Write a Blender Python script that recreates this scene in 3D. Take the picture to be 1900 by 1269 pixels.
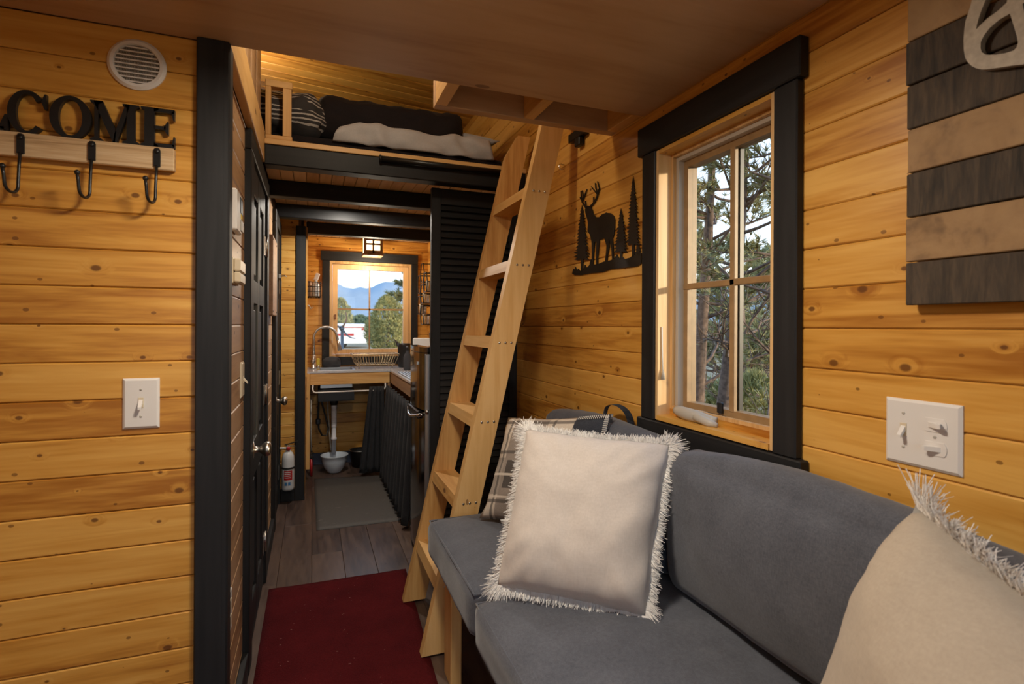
import bpy, bmesh, math, random
from mathutils import Vector, Matrix, noise
R = random.Random(7)
S = bpy.context.scene
COL = S.collection
for o in list(bpy.data.objects):
    bpy.data.objects.remove(o)

# ------------------------------------------------------------------ camera
YAW, ROLL, FPX, CX, CY = 0.36254, 0.0050746, 977.92, 950.0, 605.11
F = Vector((math.sin(YAW), math.cos(YAW), 0))
_r0 = Vector((math.cos(YAW), -math.sin(YAW), 0)); _u0 = Vector((0, 0, 1))
RT = _r0 * math.cos(ROLL) + _u0 * math.sin(ROLL)
UP = _u0 * math.cos(ROLL) - _r0 * math.sin(ROLL)
CAM = Vector((0, 0, 1.2))
cam = bpy.data.cameras.new('camera'); camo = bpy.data.objects.new('camera', cam); COL.objects.link(camo)
m = Matrix((RT, UP, -F)).transposed().to_4x4(); m.translation = CAM
camo.matrix_world = m
cam.sensor_width = 36; cam.lens = FPX / 1900 * 36
cam.shift_y = (CY - 634.5) / 1900
cam.clip_start = .02; cam.clip_end = 3000
cam.dof.use_dof = True; cam.dof.focus_distance = 2.1; cam.dof.aperture_fstop = 6.0
S.camera = camo

# ------------------------------------------------------------------ world, sun, exposure
S.view_settings.view_transform = 'Standard'; S.view_settings.look = 'None'
S.view_settings.gamma = 1; S.view_settings.use_curve_mapping = False
S.view_settings.exposure = 0.3
S.cycles.max_bounces = 6; S.cycles.diffuse_bounces = 4; S.cycles.glossy_bounces = 3; S.cycles.transmission_bounces = 4
S.cycles.use_adaptive_sampling = True; S.cycles.adaptive_threshold = .03; S.cycles.sample_clamp_indirect = 6
S.cycles.caustics_reflective = False; S.cycles.caustics_refractive = False
SKY_STRENGTH = 1.8
wd = bpy.data.worlds.new('sky'); S.world = wd; wd.use_nodes = True
nt = wd.node_tree; nt.nodes.clear()
wo = nt.nodes.new('ShaderNodeOutputWorld'); bg = nt.nodes.new('ShaderNodeBackground')
tc = nt.nodes.new('ShaderNodeTexCoord'); sp = nt.nodes.new('ShaderNodeSeparateXYZ')
cr = nt.nodes.new('ShaderNodeValToRGB')
nt.links.new(tc.outputs['Generated'], sp.inputs[0]); nt.links.new(sp.outputs['Z'], cr.inputs[0])
e = cr.color_ramp.elements
e[0].position = 0; e[0].color = (.86, .90, .95, 1)
e[1].position = .6; e[1].color = (.30, .50, .86, 1)
x_ = cr.color_ramp.elements.new(.16); x_.color = (.72, .83, .95, 1)
nt.links.new(cr.outputs[0], bg.inputs[0]); bg.inputs[1].default_value = SKY_STRENGTH
nt.links.new(bg.outputs[0], wo.inputs[0])
sl = bpy.data.lights.new('sun', 'SUN'); sl.energy = 3.4; sl.color = (1, .78, .50); sl.angle = .05
so = bpy.data.objects.new('sun', sl); COL.objects.link(so)
SUN_DIR = Vector((-.74, .66, -.14)).normalized()
so.rotation_euler = SUN_DIR.to_track_quat('-Z', 'Y').to_euler(); so.location = (6, -8, 4)

# ------------------------------------------------------------------ pixel -> point on a real plane (for traced outlines)
def ray(px, py): return F + RT * ((px - CX) / FPX) - UP * ((py - CY) / FPX)
def onx(px, py, X): r = ray(px, py); return CAM + r * (X / r.x)
def ony(px, py, Y): r = ray(px, py); return CAM + r * (Y / r.y)
def onz(px, py, Z): r = ray(px, py); return CAM + r * ((Z - CAM.z) / r.z)
def at(px, py, d): return CAM + ray(px, py) * d

# ------------------------------------------------------------------ materials
MATS = {}
class NB:
    def __init__(s, name):
        s.m = bpy.data.materials.new(name); s.m.use_nodes = True
        s.t = s.m.node_tree; s.n = s.t.nodes; s.b = s.n['Principled BSDF']; MATS[name] = s.m
    def add(s, ty, **kw):
        n = s.n.new(ty)
        for k, v in kw.items(): setattr(n, k, v)
        return n
    def link(s, a, b): s.t.links.new(a, b)
    def math(s, op, a, b=None, c=None):
        n = s.add('ShaderNodeMath', operation=op)
        for i, v in enumerate((a, b, c)):
            if v is None: continue
            if isinstance(v, (int, float)): n.inputs[i].default_value = v
            else: s.link(v, n.inputs[i])
        return n.outputs[0]
    def ramp(s, fac, stops):
        n = s.add('ShaderNodeValToRGB'); el = n.color_ramp.elements
        el[0].position = stops[0][0]; el[0].color = (*stops[0][1], 1)
        el[1].position = stops[-1][0]; el[1].color = (*stops[-1][1], 1)
        for p, c in stops[1:-1]: el.new(p).color = (*c, 1)
        s.link(fac, n.inputs[0]); return n.outputs[0]
    def mix(s, fac, a, b, mode='MIX'):
        n = s.add('ShaderNodeMix', data_type='RGBA', blend_type=mode)
        for i, v in ((0, fac), (6, a), (7, b)):
            if isinstance(v, (int, float)): n.inputs[i].default_value = v
            elif isinstance(v, tuple): n.inputs[i].default_value = (*v, 1)
            else: s.link(v, n.inputs[i])
        return n.outputs[2]
    def noise(s, vec, scale, detail=4, rough=.55, dist=0.):
        n = s.add('ShaderNodeTexNoise'); n.inputs['Scale'].default_value = scale
        n.inputs['Detail'].default_value = detail; n.inputs['Roughness'].default_value = rough
        n.inputs['Distortion'].default_value = dist
        if vec: s.link(vec, n.inputs['Vector'])
        return n.outputs['Fac']
    def bump(s, h, strength=.3, dist=.002):
        n = s.add('ShaderNodeBump'); n.inputs['Strength'].default_value = strength; n.inputs['Distance'].default_value = dist
        s.link(h, n.inputs['Height']); s.link(n.outputs[0], s.b.inputs['Normal'])
    def obj(s, jitter=True):
        t = s.add('ShaderNodeTexCoord')
        if not jitter: return t.outputs['Object']
        oi = s.add('ShaderNodeObjectInfo'); v = s.add('ShaderNodeVectorMath', operation='MULTIPLY_ADD')
        cmb = s.add('ShaderNodeCombineXYZ')
        for i, k in enumerate((13.1, 29.7, 17.3)): s.link(s.math('MULTIPLY', oi.outputs['Random'], k), cmb.inputs[i])
        v.inputs[1].default_value = (1, 1, 1)
        s.link(t.outputs['Object'], v.inputs[0]); s.link(cmb.outputs[0], v.inputs[2])
        s.rand = oi.outputs['Random']
        return v.outputs[0]
    def scale(s, vec, sc):
        mp = s.add('ShaderNodeMapping'); mp.inputs['Scale'].default_value = sc; s.link(vec, mp.inputs[0]); return mp.outputs[0]

def plain(name, col, rough=.5, metal=0., spec=.5, var=.0, vscale=30., bump=0., bscale=200., coat=0.):
    b = NB(name); p = b.b.inputs
    p['Base Color'].default_value = (*col, 1); p['Roughness'].default_value = rough; p['Metallic'].default_value = metal
    p['Specular IOR Level'].default_value = spec; p['Coat Weight'].default_value = coat
    if var or bump:
        v = b.obj(True)
        if var:
            n = b.noise(v, vscale, 5)
            b.link(b.ramp(n, [(.3, tuple(c * (1 - var) for c in col)), (.7, tuple(min(1, c * (1 + var)) for c in col))]), p['Base Color'])
        if bump: b.bump(b.noise(v, bscale, 3), bump, .002)
    return b.m

AX = {'x': 0, 'y': 1, 'z': 2}
def wood(name, light, mid, dark, u='y', v='z', rough=.38, knots=True, along=1.6, across=22., kscale=(6.5, 9.5), kamt=.5, bump=.12, spread=.25):
    b = NB(name); p = b.b.inputs
    vec = b.obj(True)
    sc = [across] * 3; sc[AX[u]] = along
    sep = b.add('ShaderNodeSeparateXYZ'); b.link(vec, sep.inputs[0])
    c2 = b.add('ShaderNodeCombineXYZ')
    b.link(b.math('MULTIPLY', sep.outputs[AX[u]], kscale[0]), c2.inputs[0])
    b.link(b.math('MULTIPLY', sep.outputs[AX[v]], kscale[1]), c2.inputs[1])
    kmask = None
    gv = b.scale(vec, sc)
    if knots:
        vo = b.add('ShaderNodeTexVoronoi', voronoi_dimensions='2D'); vo.inputs['Scale'].default_value = 1
        vo.inputs['Randomness'].default_value = .95
        b.link(c2.outputs[0], vo.inputs['Vector'])
        sepc = b.add('ShaderNodeSeparateColor'); b.link(vo.outputs['Color'], sepc.inputs[0])
        on = b.math('GREATER_THAN', sepc.outputs[0], 1 - kamt)
        size = b.math('MULTIPLY_ADD', sepc.outputs[1], .065, .022)
        d = b.math('DIVIDE', vo.outputs['Distance'], size)
        mr = b.add('ShaderNodeMapRange', interpolation_type='SMOOTHSTEP')
        b.link(d, mr.inputs[0]); mr.inputs[1].default_value = 1.0; mr.inputs[2].default_value = .55; mr.inputs[3].default_value = 0; mr.inputs[4].default_value = 1
        kmask = b.math('MULTIPLY', mr.outputs[0], on)
        vo2 = b.add('ShaderNodeTexVoronoi', voronoi_dimensions='2D'); vo2.inputs['Scale'].default_value = 1.9; vo2.inputs['Randomness'].default_value = 1
        b.link(c2.outputs[0], vo2.inputs['Vector'])
        sc2 = b.add('ShaderNodeSeparateColor'); b.link(vo2.outputs['Color'], sc2.inputs[0])
        pin = b.math('MULTIPLY', b.math('LESS_THAN', vo2.outputs['Distance'], b.math('MULTIPLY', sc2.outputs[1], .075)), b.math('GREATER_THAN', sc2.outputs[0], .72))
        kmask = b.math('MAXIMUM', kmask, b.math('MULTIPLY', pin, .8))
        mr2 = b.add('ShaderNodeMapRange', interpolation_type='SMOOTHSTEP')
        b.link(d, mr2.inputs[0]); mr2.inputs[1].default_value = 3.2; mr2.inputs[2].default_value = .5; mr2.inputs[3].default_value = 0; mr2.inputs[4].default_value = 1
        halo = b.math('MULTIPLY', mr2.outputs[0], on)
        off = b.add('ShaderNodeVectorMath', operation='MULTIPLY_ADD'); cmb = b.add('ShaderNodeCombineXYZ')
        for i in range(3): b.link(halo, cmb.inputs[i])
        off.inputs[1].default_value = (.45, .45, .45); b.link(cmb.outputs[0], off.inputs[0]); b.link(gv, off.inputs[2]); gv = off.outputs[0]
    g = b.noise(gv, 1.0, 4, .6, .7)
    g2 = b.noise(b.scale(vec, [q * 4.5 for q in sc]), 1.0, 2, .5, 0)
    gg = b.math('MULTIPLY_ADD', g2, .28, b.math('MULTIPLY', g, .8))
    gg = b.math('ADD', gg, b.math('MULTIPLY_ADD', b.rand, spread, -spread / 2))
    col = b.ramp(gg, [(.33, dark), (.50, mid), (.72, light)])
    if knots:
        col = b.mix(b.math('MULTIPLY', halo, .10), col, dark)
        col = b.mix(b.math('MULTIPLY', kmask, .85), col, tuple(c * q_ for c, q_ in zip(dark, (.30, .24, .30))))
    b.link(col, p['Base Color'])
    p['Roughness'].default_value = rough
    b.link(b.math('MULTIPLY_ADD', g2, .18, rough - .09), p['Roughness'])
    if bump > .3: b.bump(g2, bump, .0015)
    return b.m

PL, PM, PD = (.70, .385, .090), (.575, .275, .046), (.36, .135, .016)
wood('pine_y', PL, PM, PD, 'y', 'z'); wood('pine_x', PL, PM, PD, 'x', 'z')
wood('pine_z', PL, PM, PD, 'z', 'x'); wood('pine_xy', PL, PM, PD, 'x', 'y', kamt=.25); wood('pine_yx', PL, PM, PD, 'y', 'x', kamt=.3)
LL, LM, LD = (.74, .46, .185), (.65, .37, .125), (.50, .25, .07)
wood('lumber_z', LL, LM, LD, 'z', 'x', rough=.5, kamt=.22, kscale=(3, 7)); wood('lumber_y', LL, LM, LD, 'y', 'z', rough=.5, kamt=.2, kscale=(3, 7)); wood('lumber_x', LL, LM, LD, 'x', 'z', rough=.5, kamt=.2, kscale=(3, 7))
wood('plywood', (.58, .385, .235), (.51, .325, .185), (.40, .235, .125), 'x', 'y', rough=.42, along=1.1, across=9, kscale=(1.6, 3.4), kamt=.35, spread=.05)
wood('hall_pine', (.52, .33, .19), (.44, .26, .13), (.30, .16, .075), 'y', 'z', rough=.4)  # greyish daylight on the hall planks put into this pine's colour
wood('rough_board', (.62, .45, .27), (.50, .33, .17), (.33, .20, .09), 'x', 'z', rough=.75, knots=False, across=60, along=3, bump=.5)
wood('floor_wood', (.115, .074, .056), (.070, .044, .035), (.034, .022, .019), 'y', 'x', rough=.34, along=2.2, across=16, kamt=.2, kscale=(2, 5), spread=.22)
wood('sign_tan', (.36, .225, .105), (.29, .17, .075), (.17, .095, .04), 'z', 'y', rough=.75, knots=False, along=12, across=12, bump=.6, spread=.1)
wood('sign_dark', (.090, .060, .036), (.045, .030, .018), (.015, .010, .006), 'z', 'y', rough=.8, knots=False, along=9, across=55, bump=.9, spread=.1)
wood('window_wood', (.74, .50, .25), (.66, .41, .18), (.50, .28, .10), 'z', 'y', rough=.42, knots=False, across=30)
wood('deck_pine', (.66, .45, .25), (.57, .36, .18), (.42, .24, .10), 'y', 'x', kamt=.3)
wood('apron_dark', (.34, .19, .10), (.25, .135, .07), (.15, .08, .04), 'y', 'z', rough=.5, knots=False, across=26)

def black_paint(name='black_paint', u='z'):
    b = NB(name); v = b.obj(True); sc = [40, 40, 40]; sc[AX[u]] = 3
    g = b.noise(b.scale(v, sc), 1, 6); w = b.noise(v, 9, 4, .7)
    base = b.ramp(g, [(.35, (.0085, .0082, .0088)), (.7, (.017, .0165, .0175))])
    wear = b.math('MULTIPLY', b.math('GREATER_THAN', w, .68), b.math('GREATER_THAN', g, .55))
    b.link(b.mix(b.math('MULTIPLY', wear, .35), base, (.085, .072, .06)), b.b.inputs['Base Color'])
    b.b.inputs['Roughness'].default_value = .55; b.b.inputs['Specular IOR Level'].default_value = .35; b.bump(g, .25, .001)
    return b.m
black_paint('black_paint', 'z'); black_paint('black_x', 'x'); black_paint('black_y', 'y')

def fabric(name, c1, c2, scale=420, rough=.9, bump=.25, sheen=.25):
    b = NB(name); v = b.obj(False)
    n1 = b.noise(b.scale(v, (scale, scale, scale * .25)), 1, 2); n2 = b.noise(b.scale(v, (scale * .25, scale * .25, scale)), 1, 2)
    n3 = b.noise(v, 14, 4)
    f = b.math('MULTIPLY_ADD', n3, .35, b.math('MULTIPLY_ADD', n1, .45, b.math('MULTIPLY', n2, .35)))
    col = b.ramp(f, [(.35, c2), (.78, c1)])
    b.link(col, b.b.inputs['Base Color']); b.b.inputs['Roughness'].default_value = rough
    b.b.inputs['Sheen Weight'].default_value = sheen; b.b.inputs['Specular IOR Level'].default_value = .25
    b.bump(f, bump, .0015); return b.m
fabric('grey_fabric', (.108, .116, .142), (.048, .053, .070))
fabric('cream_fabric', (.60, .545, .50), (.50, .45, .41), 260, bump=.2)
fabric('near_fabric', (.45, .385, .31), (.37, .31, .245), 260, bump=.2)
fabric('fringe_yarn', (.90, .88, .85), (.78, .75, .71), 300)
fabric('curtain_cloth', (.032, .032, .035), (.015, .015, .017), 300, sheen=.03)
fabric('sheet_grey', (.46, .46, .475), (.38, .38, .395), 300, bump=.1)
fabric('bed_black', (.016, .012, .0135), (.008, .006, .007), 300, bump=.1, sheen=.03)

def plaid():
    b = NB('plaid'); v = b.add('ShaderNodeUVMap').outputs[0]
    sep = b.add('ShaderNodeSeparateXYZ'); b.link(v, sep.inputs[0])
    def stripes(s, lo, hi, k=1.0):
        f = b.math('FRACT', b.math('MULTIPLY', s, k)); return b.math('MULTIPLY', b.math('GREATER_THAN', f, lo), b.math('LESS_THAN', f, hi))
    cream, grey, dk = (.60, .54, .47), (.30, .26, .23), (.085, .075, .07)
    U, V = sep.outputs[0], sep.outputs[1]
    col = b.mix(stripes(U, .18, .62, 1.3), cream, grey)
    col = b.mix(b.math('MULTIPLY', stripes(V, .30, .75, 1.3), .8), col, grey)
    col = b.mix(b.math('MULTIPLY', stripes(V, .38, .72, 1.3), stripes(U, .22, .60, 1.3)), col, dk)
    for s, lo, hi in ((U, .12, .15), (U, .68, .71), (V, .20, .24), (V, .80, .84)):
        col = b.mix(b.math('MULTIPLY', stripes(s, lo, hi, 1.3), .75), col, dk)
    for s, lo, hi in ((U, .39, .42), (V, .53, .56), (V, .26, .285)):
        col = b.mix(b.math('MULTIPLY', stripes(s, lo, hi, 1.3), .85), col, (.68, .63, .57))
    n = b.noise(b.obj(False), 500, 2)
    col = b.mix(.25, col, b.ramp(n, [(.3, (.1, .09, .08)), (.7, (.7, .65, .6))]), 'OVERLAY')
    b.link(col, b.b.inputs['Base Color']); b.b.inputs['Roughness'].default_value = .9; b.bump(n, .2, .001)
plaid()

def striped_duvet():
    b = NB('striped_duvet'); v = b.obj(False)
    w = b.add('ShaderNodeTexWave', wave_type='BANDS', bands_direction='Z'); w.inputs['Scale'].default_value = 17; w.inputs['Distortion'].default_value = 3.2
    w.inputs['Detail'].default_value = 3; w.inputs['Detail Scale'].default_value = 1.2
    b.link(b.scale(v, (.7, .7, 1)), w.inputs['Vector'])
    band = b.noise(b.scale(v, (2.0, 2.0, 14)), 1, 1)
    f = b.math('MULTIPLY', b.math('GREATER_THAN', w.outputs['Fac'], .72), b.math('GREATER_THAN', band, .47))
    b.link(b.mix(f, (.030, .028, .029), (.42, .40, .38)), b.b.inputs['Base Color']); b.b.inputs['Roughness'].default_value = .9
striped_duvet()

def red_rug():
    b = NB('red_rug'); v = b.obj(False); n = b.noise(v, 230, 3); n2 = b.noise(v, 5, 4)
    col = b.ramp(b.math('MULTIPLY_ADD', n2, .5, b.math('MULTIPLY', n, .5)), [(.3, (.045, .0035, .005)), (.7, (.115, .010, .012))])
    lint = b.math('MULTIPLY', b.math('GREATER_THAN', b.noise(v, 70, 2), .73), b.math('GREATER_THAN', b.noise(v, 3.3, 3), .53))
    b.link(b.mix(b.math('MULTIPLY', lint, .7), col, (.35, .22, .19)), b.b.inputs['Base Color'])
    b.b.inputs['Roughness'].default_value = 1; b.b.inputs['Specular IOR Level'].default_value = .1; b.bump(n, 1, .004)
red_rug()
def dark_mat():
    b = NB('dark_mat'); v = b.obj(False); n = b.noise(v, 300, 2); sc = b.noise(b.scale(v, (14, 60, 1)), 1, 4)
    col = b.ramp(n, [(.3, (.045, .040, .037)), (.7, (.075, .067, .062))])
    m_ = b.math('MULTIPLY', b.math('GREATER_THAN', sc, .66), b.math('GREATER_THAN', b.noise(v, 6, 3), .52))
    b.link(b.mix(b.math('MULTIPLY', m_, .6), col, (.22, .2, .18)), b.b.inputs['Base Color']); b.b.inputs['Roughness'].default_value = .65; b.bump(n, .4, .002)
dark_mat()
def granite():
    b = NB('granite'); v = b.obj(False); n = b.noise(v, 260, 4, .8)
    b.link(b.ramp(n, [(.35, (.18, .18, .2)), (.5, (.48, .48, .5)), (.65, (.75, .75, .76))]), b.b.inputs['Base Color']); b.b.inputs['Roughness'].default_value = .15
granite()
def glass(name='window_glass', tint=(.95, .97, .97), gl=.0):
    b = NB(name); b.n.remove(b.b); out = b.n['Material Output']
    tr = b.add('ShaderNodeBsdfTransparent'); tr.inputs[0].default_value = (*tint, 1)
    g = b.add('ShaderNodeBsdfGlossy'); g.inputs['Roughness'].default_value = .02
    fr = b.add('ShaderNodeFresnel'); fr.inputs[0].default_value = 1.45
    geo = b.add('ShaderNodeNewGeometry')
    mx = b.add('ShaderNodeMixShader'); b.link(b.math('MULTIPLY', fr.outputs[0], b.math('SUBTRACT', 1, geo.outputs['Backfacing'])), mx.inputs[0]); b.link(tr.outputs[0], mx.inputs[1]); b.link(g.outputs[0], mx.inputs[2]); b.link(mx.outputs[0], out.inputs[0])
glass()
def emit(name, col, st):
    b = NB(name); b.b.inputs['Base Color'].default_value = (*col, 1); b.b.inputs['Emission Color'].default_value = (*col, 1); b.b.inputs['Emission Strength'].default_value = st
emit('lantern_pane', (1, .76, .42), 2.6); emit('lamp_dome', (1, .82, .58), 6.0)

plain('white_plastic', (.72, .69, .66), .35); plain('grey_plastic', (.44, .41, .36), .45); plain('vinyl_frame', (.47, .415, .35), .45)
plain('sash_tan', (.33, .20, .09), .45, var=.15); plain('black_metal', (.012, .011, .010), .38, .2, bump=.08); plain('black_plastic', (.012, .012, .013), .4)
plain('chrome', (.70, .69, .67), .22, 1); plain('steel', (.62, .61, .60), .3, 1); plain('nickel', (.55, .51, .46), .3, 1)
plain('fridge_black', (.27, .24, .22), .13, 1.0); plain('silver', (.60, .60, .62), .28, .9)
plain('red_paint', (.45, .02, .02), .4); plain('extinguisher_white', (.62, .62, .63), .3); plain('blue_print', (.05, .18, .40), .5)
plain('enamel', (.62, .68, .76), .18); plain('dark_blue_base', (.045, .055, .095), .5); plain('pvc', (.70, .69, .74), .35)
plain('galvanised', (.36, .32, .27), .6, var=.25, vscale=60); plain('yellow_sponge', (.75, .55, .08), .9); plain('gold_wire', (.45, .36, .22), .35, .8)
plain('grey_cloth', (.045, .047, .055), .95); plain('paper_white', (.70, .70, .70), .8); plain('wall_dark', (.10, .06, .03), .7)
plain('cream_plastic', (.66, .56, .40), .4); plain('letter_ivory', (.34, .275, .20), .55, var=.18, vscale=90)
plain('rust', (.22, .10, .05), .7, var=.3); plain('trailer_white', (.78, .78, .78), .4); plain('trailer_red', (.5, .05, .05), .4)
plain('turbine_grey', (.10, .11, .13), .5); plain('stitch', (.72, .68, .62), .8); plain('fridge_rubber', (.02, .02, .02), .6)
plain('bark', (.20, .135, .10), .95, var=.5, vscale=25, bump=.8, bscale=30)
plain('hill_painted_haze', (.38, .43, .47), 1, spec=0, var=.12, vscale=.03)  # distance haze painted into the ridge's base colour
def leafmat(name, c1, c2):
    b = NB(name); v = b.obj(False); n = b.noise(v, 2.3, 4)
    b.link(b.ramp(n, [(.35, c1), (.65, c2)]), b.b.inputs['Base Color']); b.b.inputs['Roughness'].default_value = .7
    b.b.inputs['Subsurface Weight'].default_value = 0
leafmat('pinyon_needles', (.26, .27, .12), (.46, .40, .17)); leafmat('juniper_green', (.27, .28, .11), (.56, .48, .19)); leafmat('juniper_far', (.14, .20, .13), (.25, .30, .16))
def ground():
    b = NB('ground'); v = b.obj(False); n = b.noise(v, .8, 6, .7); n2 = b.noise(v, 9, 5, .7)
    b.link(b.ramp(b.math('MULTIPLY_ADD', n2, .5, b.math('MULTIPLY', n, .5)), [(.35, (.13, .11, .06)), (.5, (.28, .22, .13)), (.65, (.40, .33, .21))]), b.b.inputs['Base Color']); b.b.inputs['Roughness'].default_value = 1
ground()

# ------------------------------------------------------------------ mesh helpers
def tag(o, label=None, cat=None, group=None, kind=None):
    for k, v in (('label', label), ('category', cat), ('group', group), ('kind', kind)):
        if v: o[k] = v
    return o
def put(name, me, mat, parent=None):
    o = bpy.data.objects.new(name, me); COL.objects.link(o)
    if mat: me.materials.append(MATS[mat]) if isinstance(mat, str) else me.materials.append(mat)
    if parent is not None:
        o.parent = parent; o.matrix_parent_inverse = Matrix.Translation(-parent_loc(parent))
    return o
def parent_loc(p):
    return p.location.copy() if p.type == 'EMPTY' else Vector((0, 0, 0))
def thing(name, label, cat, loc=(0, 0, 0), group=None, kind=None):
    o = bpy.data.objects.new(name, None); COL.objects.link(o); o.location = loc; o.empty_display_size = .05
    return tag(o, label, cat, group, kind)
def mesh(name, verts, faces, smooth=False):
    me = bpy.data.meshes.new(name); me.from_pydata([tuple(v) for v in verts], [], faces); me.update()
    if smooth:
        for p in me.polygons: p.use_smooth = True
    return me
def from_bm(name, bm, smooth=False):
    bmesh.ops.recalc_face_normals(bm, faces=bm.faces[:])
    me = bpy.data.meshes.new(name); bm.to_mesh(me); bm.free()
    if smooth:
        for p in me.polygons: p.use_smooth = True
    return me
def bbox(bm, a, b, bev=0.):
    x0, x1 = sorted((a[0], b[0])); y0, y1 = sorted((a[1], b[1])); z0, z1 = sorted((a[2], b[2]))
    r = bmesh.ops.create_cube(bm, size=1)
    for v in r['verts']:
        v.co = Vector((x0 + (v.co.x + .5) * (x1 - x0), y0 + (v.co.y + .5) * (y1 - y0), z0 + (v.co.z + .5) * (z1 - z0)))
    if bev:
        ed = list({e for v in r['verts'] for e in v.link_edges})
        bmesh.ops.bevel(bm, geom=ed, offset=bev, segments=1, affect='EDGES', profile=.5)
    return bm
def box(name, a, b, mat, parent=None, bev=.0):
    bm = bmesh.new(); bbox(bm, a, b, bev); return put(name, from_bm(name, bm), mat, parent)
def boxr(name, c, size, rot, mat, parent=None, bev=0.):
    """box with a rotation matrix, centre c"""
    bm = bmesh.new(); h = [s / 2 for s in size]; bbox(bm, [-q for q in h], h, bev)
    bmesh.ops.transform(bm, matrix=Matrix.Translation(Vector(c)) @ rot.to_4x4(), verts=bm.verts)
    return put(name, from_bm(name, bm), mat, parent)
def prism_bm(bm, pts, off):
    """extrude a closed 3D polygon by vector off"""
    a = [bm.verts.new(p) for p in pts]; b = [bm.verts.new(Vector(p) + Vector(off)) for p in pts]
    n = len(pts); bm.faces.new(a); bm.faces.new(b[::-1])
    for i in range(n): bm.faces.new((a[i], b[i], b[(i + 1) % n], a[(i + 1) % n]))
def prism(name, pts, off, mat, parent=None):
    bm = bmesh.new(); prism_bm(bm, pts, off); return put(name, from_bm(name, bm), mat, parent)
def tube_bm(bm, pts, r, seg=8, closed=False, cap=True):
    pts = [Vector(p) for p in pts]; n = len(pts)
    rr = r if isinstance(r, (list, tuple)) else [r] * n
    rings = []; ref = None
    for i, p in enumerate(pts):
        if closed: t = pts[(i + 1) % n] - pts[i - 1]
        else: t = pts[min(i + 1, n - 1)] - pts[max(i - 1, 0)]
        t.normalize()
        if ref is None:
            ref = Vector((0, 0, 1)) if abs(t.z) < .9 else Vector((1, 0, 0))
        u = ref - t * ref.dot(t); u.normalize(); ref = u; w = t.cross(u)
        rings.append([bm.verts.new(p + (u * math.cos(2 * math.pi * k / seg) + w * math.sin(2 * math.pi * k / seg)) * rr[i]) for k in range(seg)])
    for i in range(n if closed else n - 1):
        a, b = rings[i], rings[(i + 1) % n]
        for k in range(seg): bm.faces.new((a[k], a[(k + 1) % seg], b[(k + 1) % seg], b[k]))
    if cap and not closed:
        bm.faces.new(rings[0][::-1]); bm.faces.new(rings[-1])
def tube(name, pts, r, mat, parent=None, seg=8, closed=False, smooth=True):
    bm = bmesh.new(); tube_bm(bm, pts, r, seg, closed); return put(name, from_bm(name, bm, smooth), mat, parent)
def lathe(name, prof, c, mat, parent=None, axis='z', seg=24, smooth=True, cap=True):
    """prof = [(r, h)...] turned about axis through c"""
    bm = bmesh.new(); rings = []
    for r, h in prof:
        ring = []
        for k in range(seg):
            a = 2 * math.pi * k / seg; p = (r * math.cos(a), r * math.sin(a), h)
            if axis == 'x': p = (p[2], p[0], p[1])
            if axis == 'y': p = (p[0], p[2], p[1])
            ring.append(bm.verts.new(Vector(c) + Vector(p)))
        rings.append(ring)
    for a, b in zip(rings, rings[1:]):
        for k in range(seg): bm.faces.new((a[k], a[(k + 1) % seg], b[(k + 1) % seg], b[k]))
    if cap: bm.faces.new(rings[0][::-1]); bm.faces.new(rings[-1])
    return put(name, from_bm(name, bm, smooth), mat, parent)
def arc(c, r, a0, a1, n, plane='xz'):
    out = []
    for i in range(n + 1):
        a = math.radians(a0 + (a1 - a0) * i / n); q = (r * math.cos(a), r * math.sin(a))
        out.append({'xz': (c[0] + q[0], c[1], c[2] + q[1]), 'yz': (c[0], c[1] + q[0], c[2] + q[1]), 'xy': (c[0] + q[0], c[1] + q[1], c[2])}[plane])
    return out
def slab(name, axis, c0, c1, u, w, holes, mat, parent=None):
    """wall slab: thickness c0..c1 on axis 'x' or 'y'; u range, z range w, rectangular holes; one connected mesh"""
    us = sorted({u[0], u[1], *[h[i] for h in holes for i in (0, 1)]}); ws = sorted({w[0], w[1], *[h[i] for h in holes for i in (2, 3)]})
    us = [q for q in us if u[0] <= q <= u[1]]; ws = [q for q in ws if w[0] <= q <= w[1]]
    P = lambda c, a, b: (c, a, b) if axis == 'x' else ((a, c, b) if axis == 'y' else (a, b, c))
    bm = bmesh.new(); V = {}
    for k, c in enumerate((c0, c1)):
        for i, a in enumerate(us):
            for j, b in enumerate(ws): V[k, i, j] = bm.verts.new(P(c, a, b))
    def solid(i, j):
        if i < 0 or j < 0 or i >= len(us) - 1 or j >= len(ws) - 1: return False
        a = (us[i] + us[i + 1]) / 2; b = (ws[j] + ws[j + 1]) / 2
        return not any(h[0] < a < h[1] and h[2] < b < h[3] for h in holes)
    for i in range(len(us) - 1):
        for j in range(len(ws) - 1):
            if not solid(i, j): continue
            for k in (0, 1): bm.faces.new([V[k, i, j], V[k, i + 1, j], V[k, i + 1, j + 1], V[k, i, j + 1]])
            for (di, dj, e0, e1) in ((-1, 0, (i, j), (i, j + 1)), (1, 0, (i + 1, j), (i + 1, j + 1)), (0, -1, (i, j), (i + 1, j)), (0, 1, (i, j + 1), (i + 1, j + 1))):
                if not solid(i + di, j + dj): bm.faces.new([V[0, *e0], V[1, *e0], V[1, *e1], V[0, *e1]])
    bmesh.ops.delete(bm, geom=[v for v in bm.verts if not v.link_faces], context='VERTS')
    return put(name, from_bm(name, bm), mat, parent)
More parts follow.
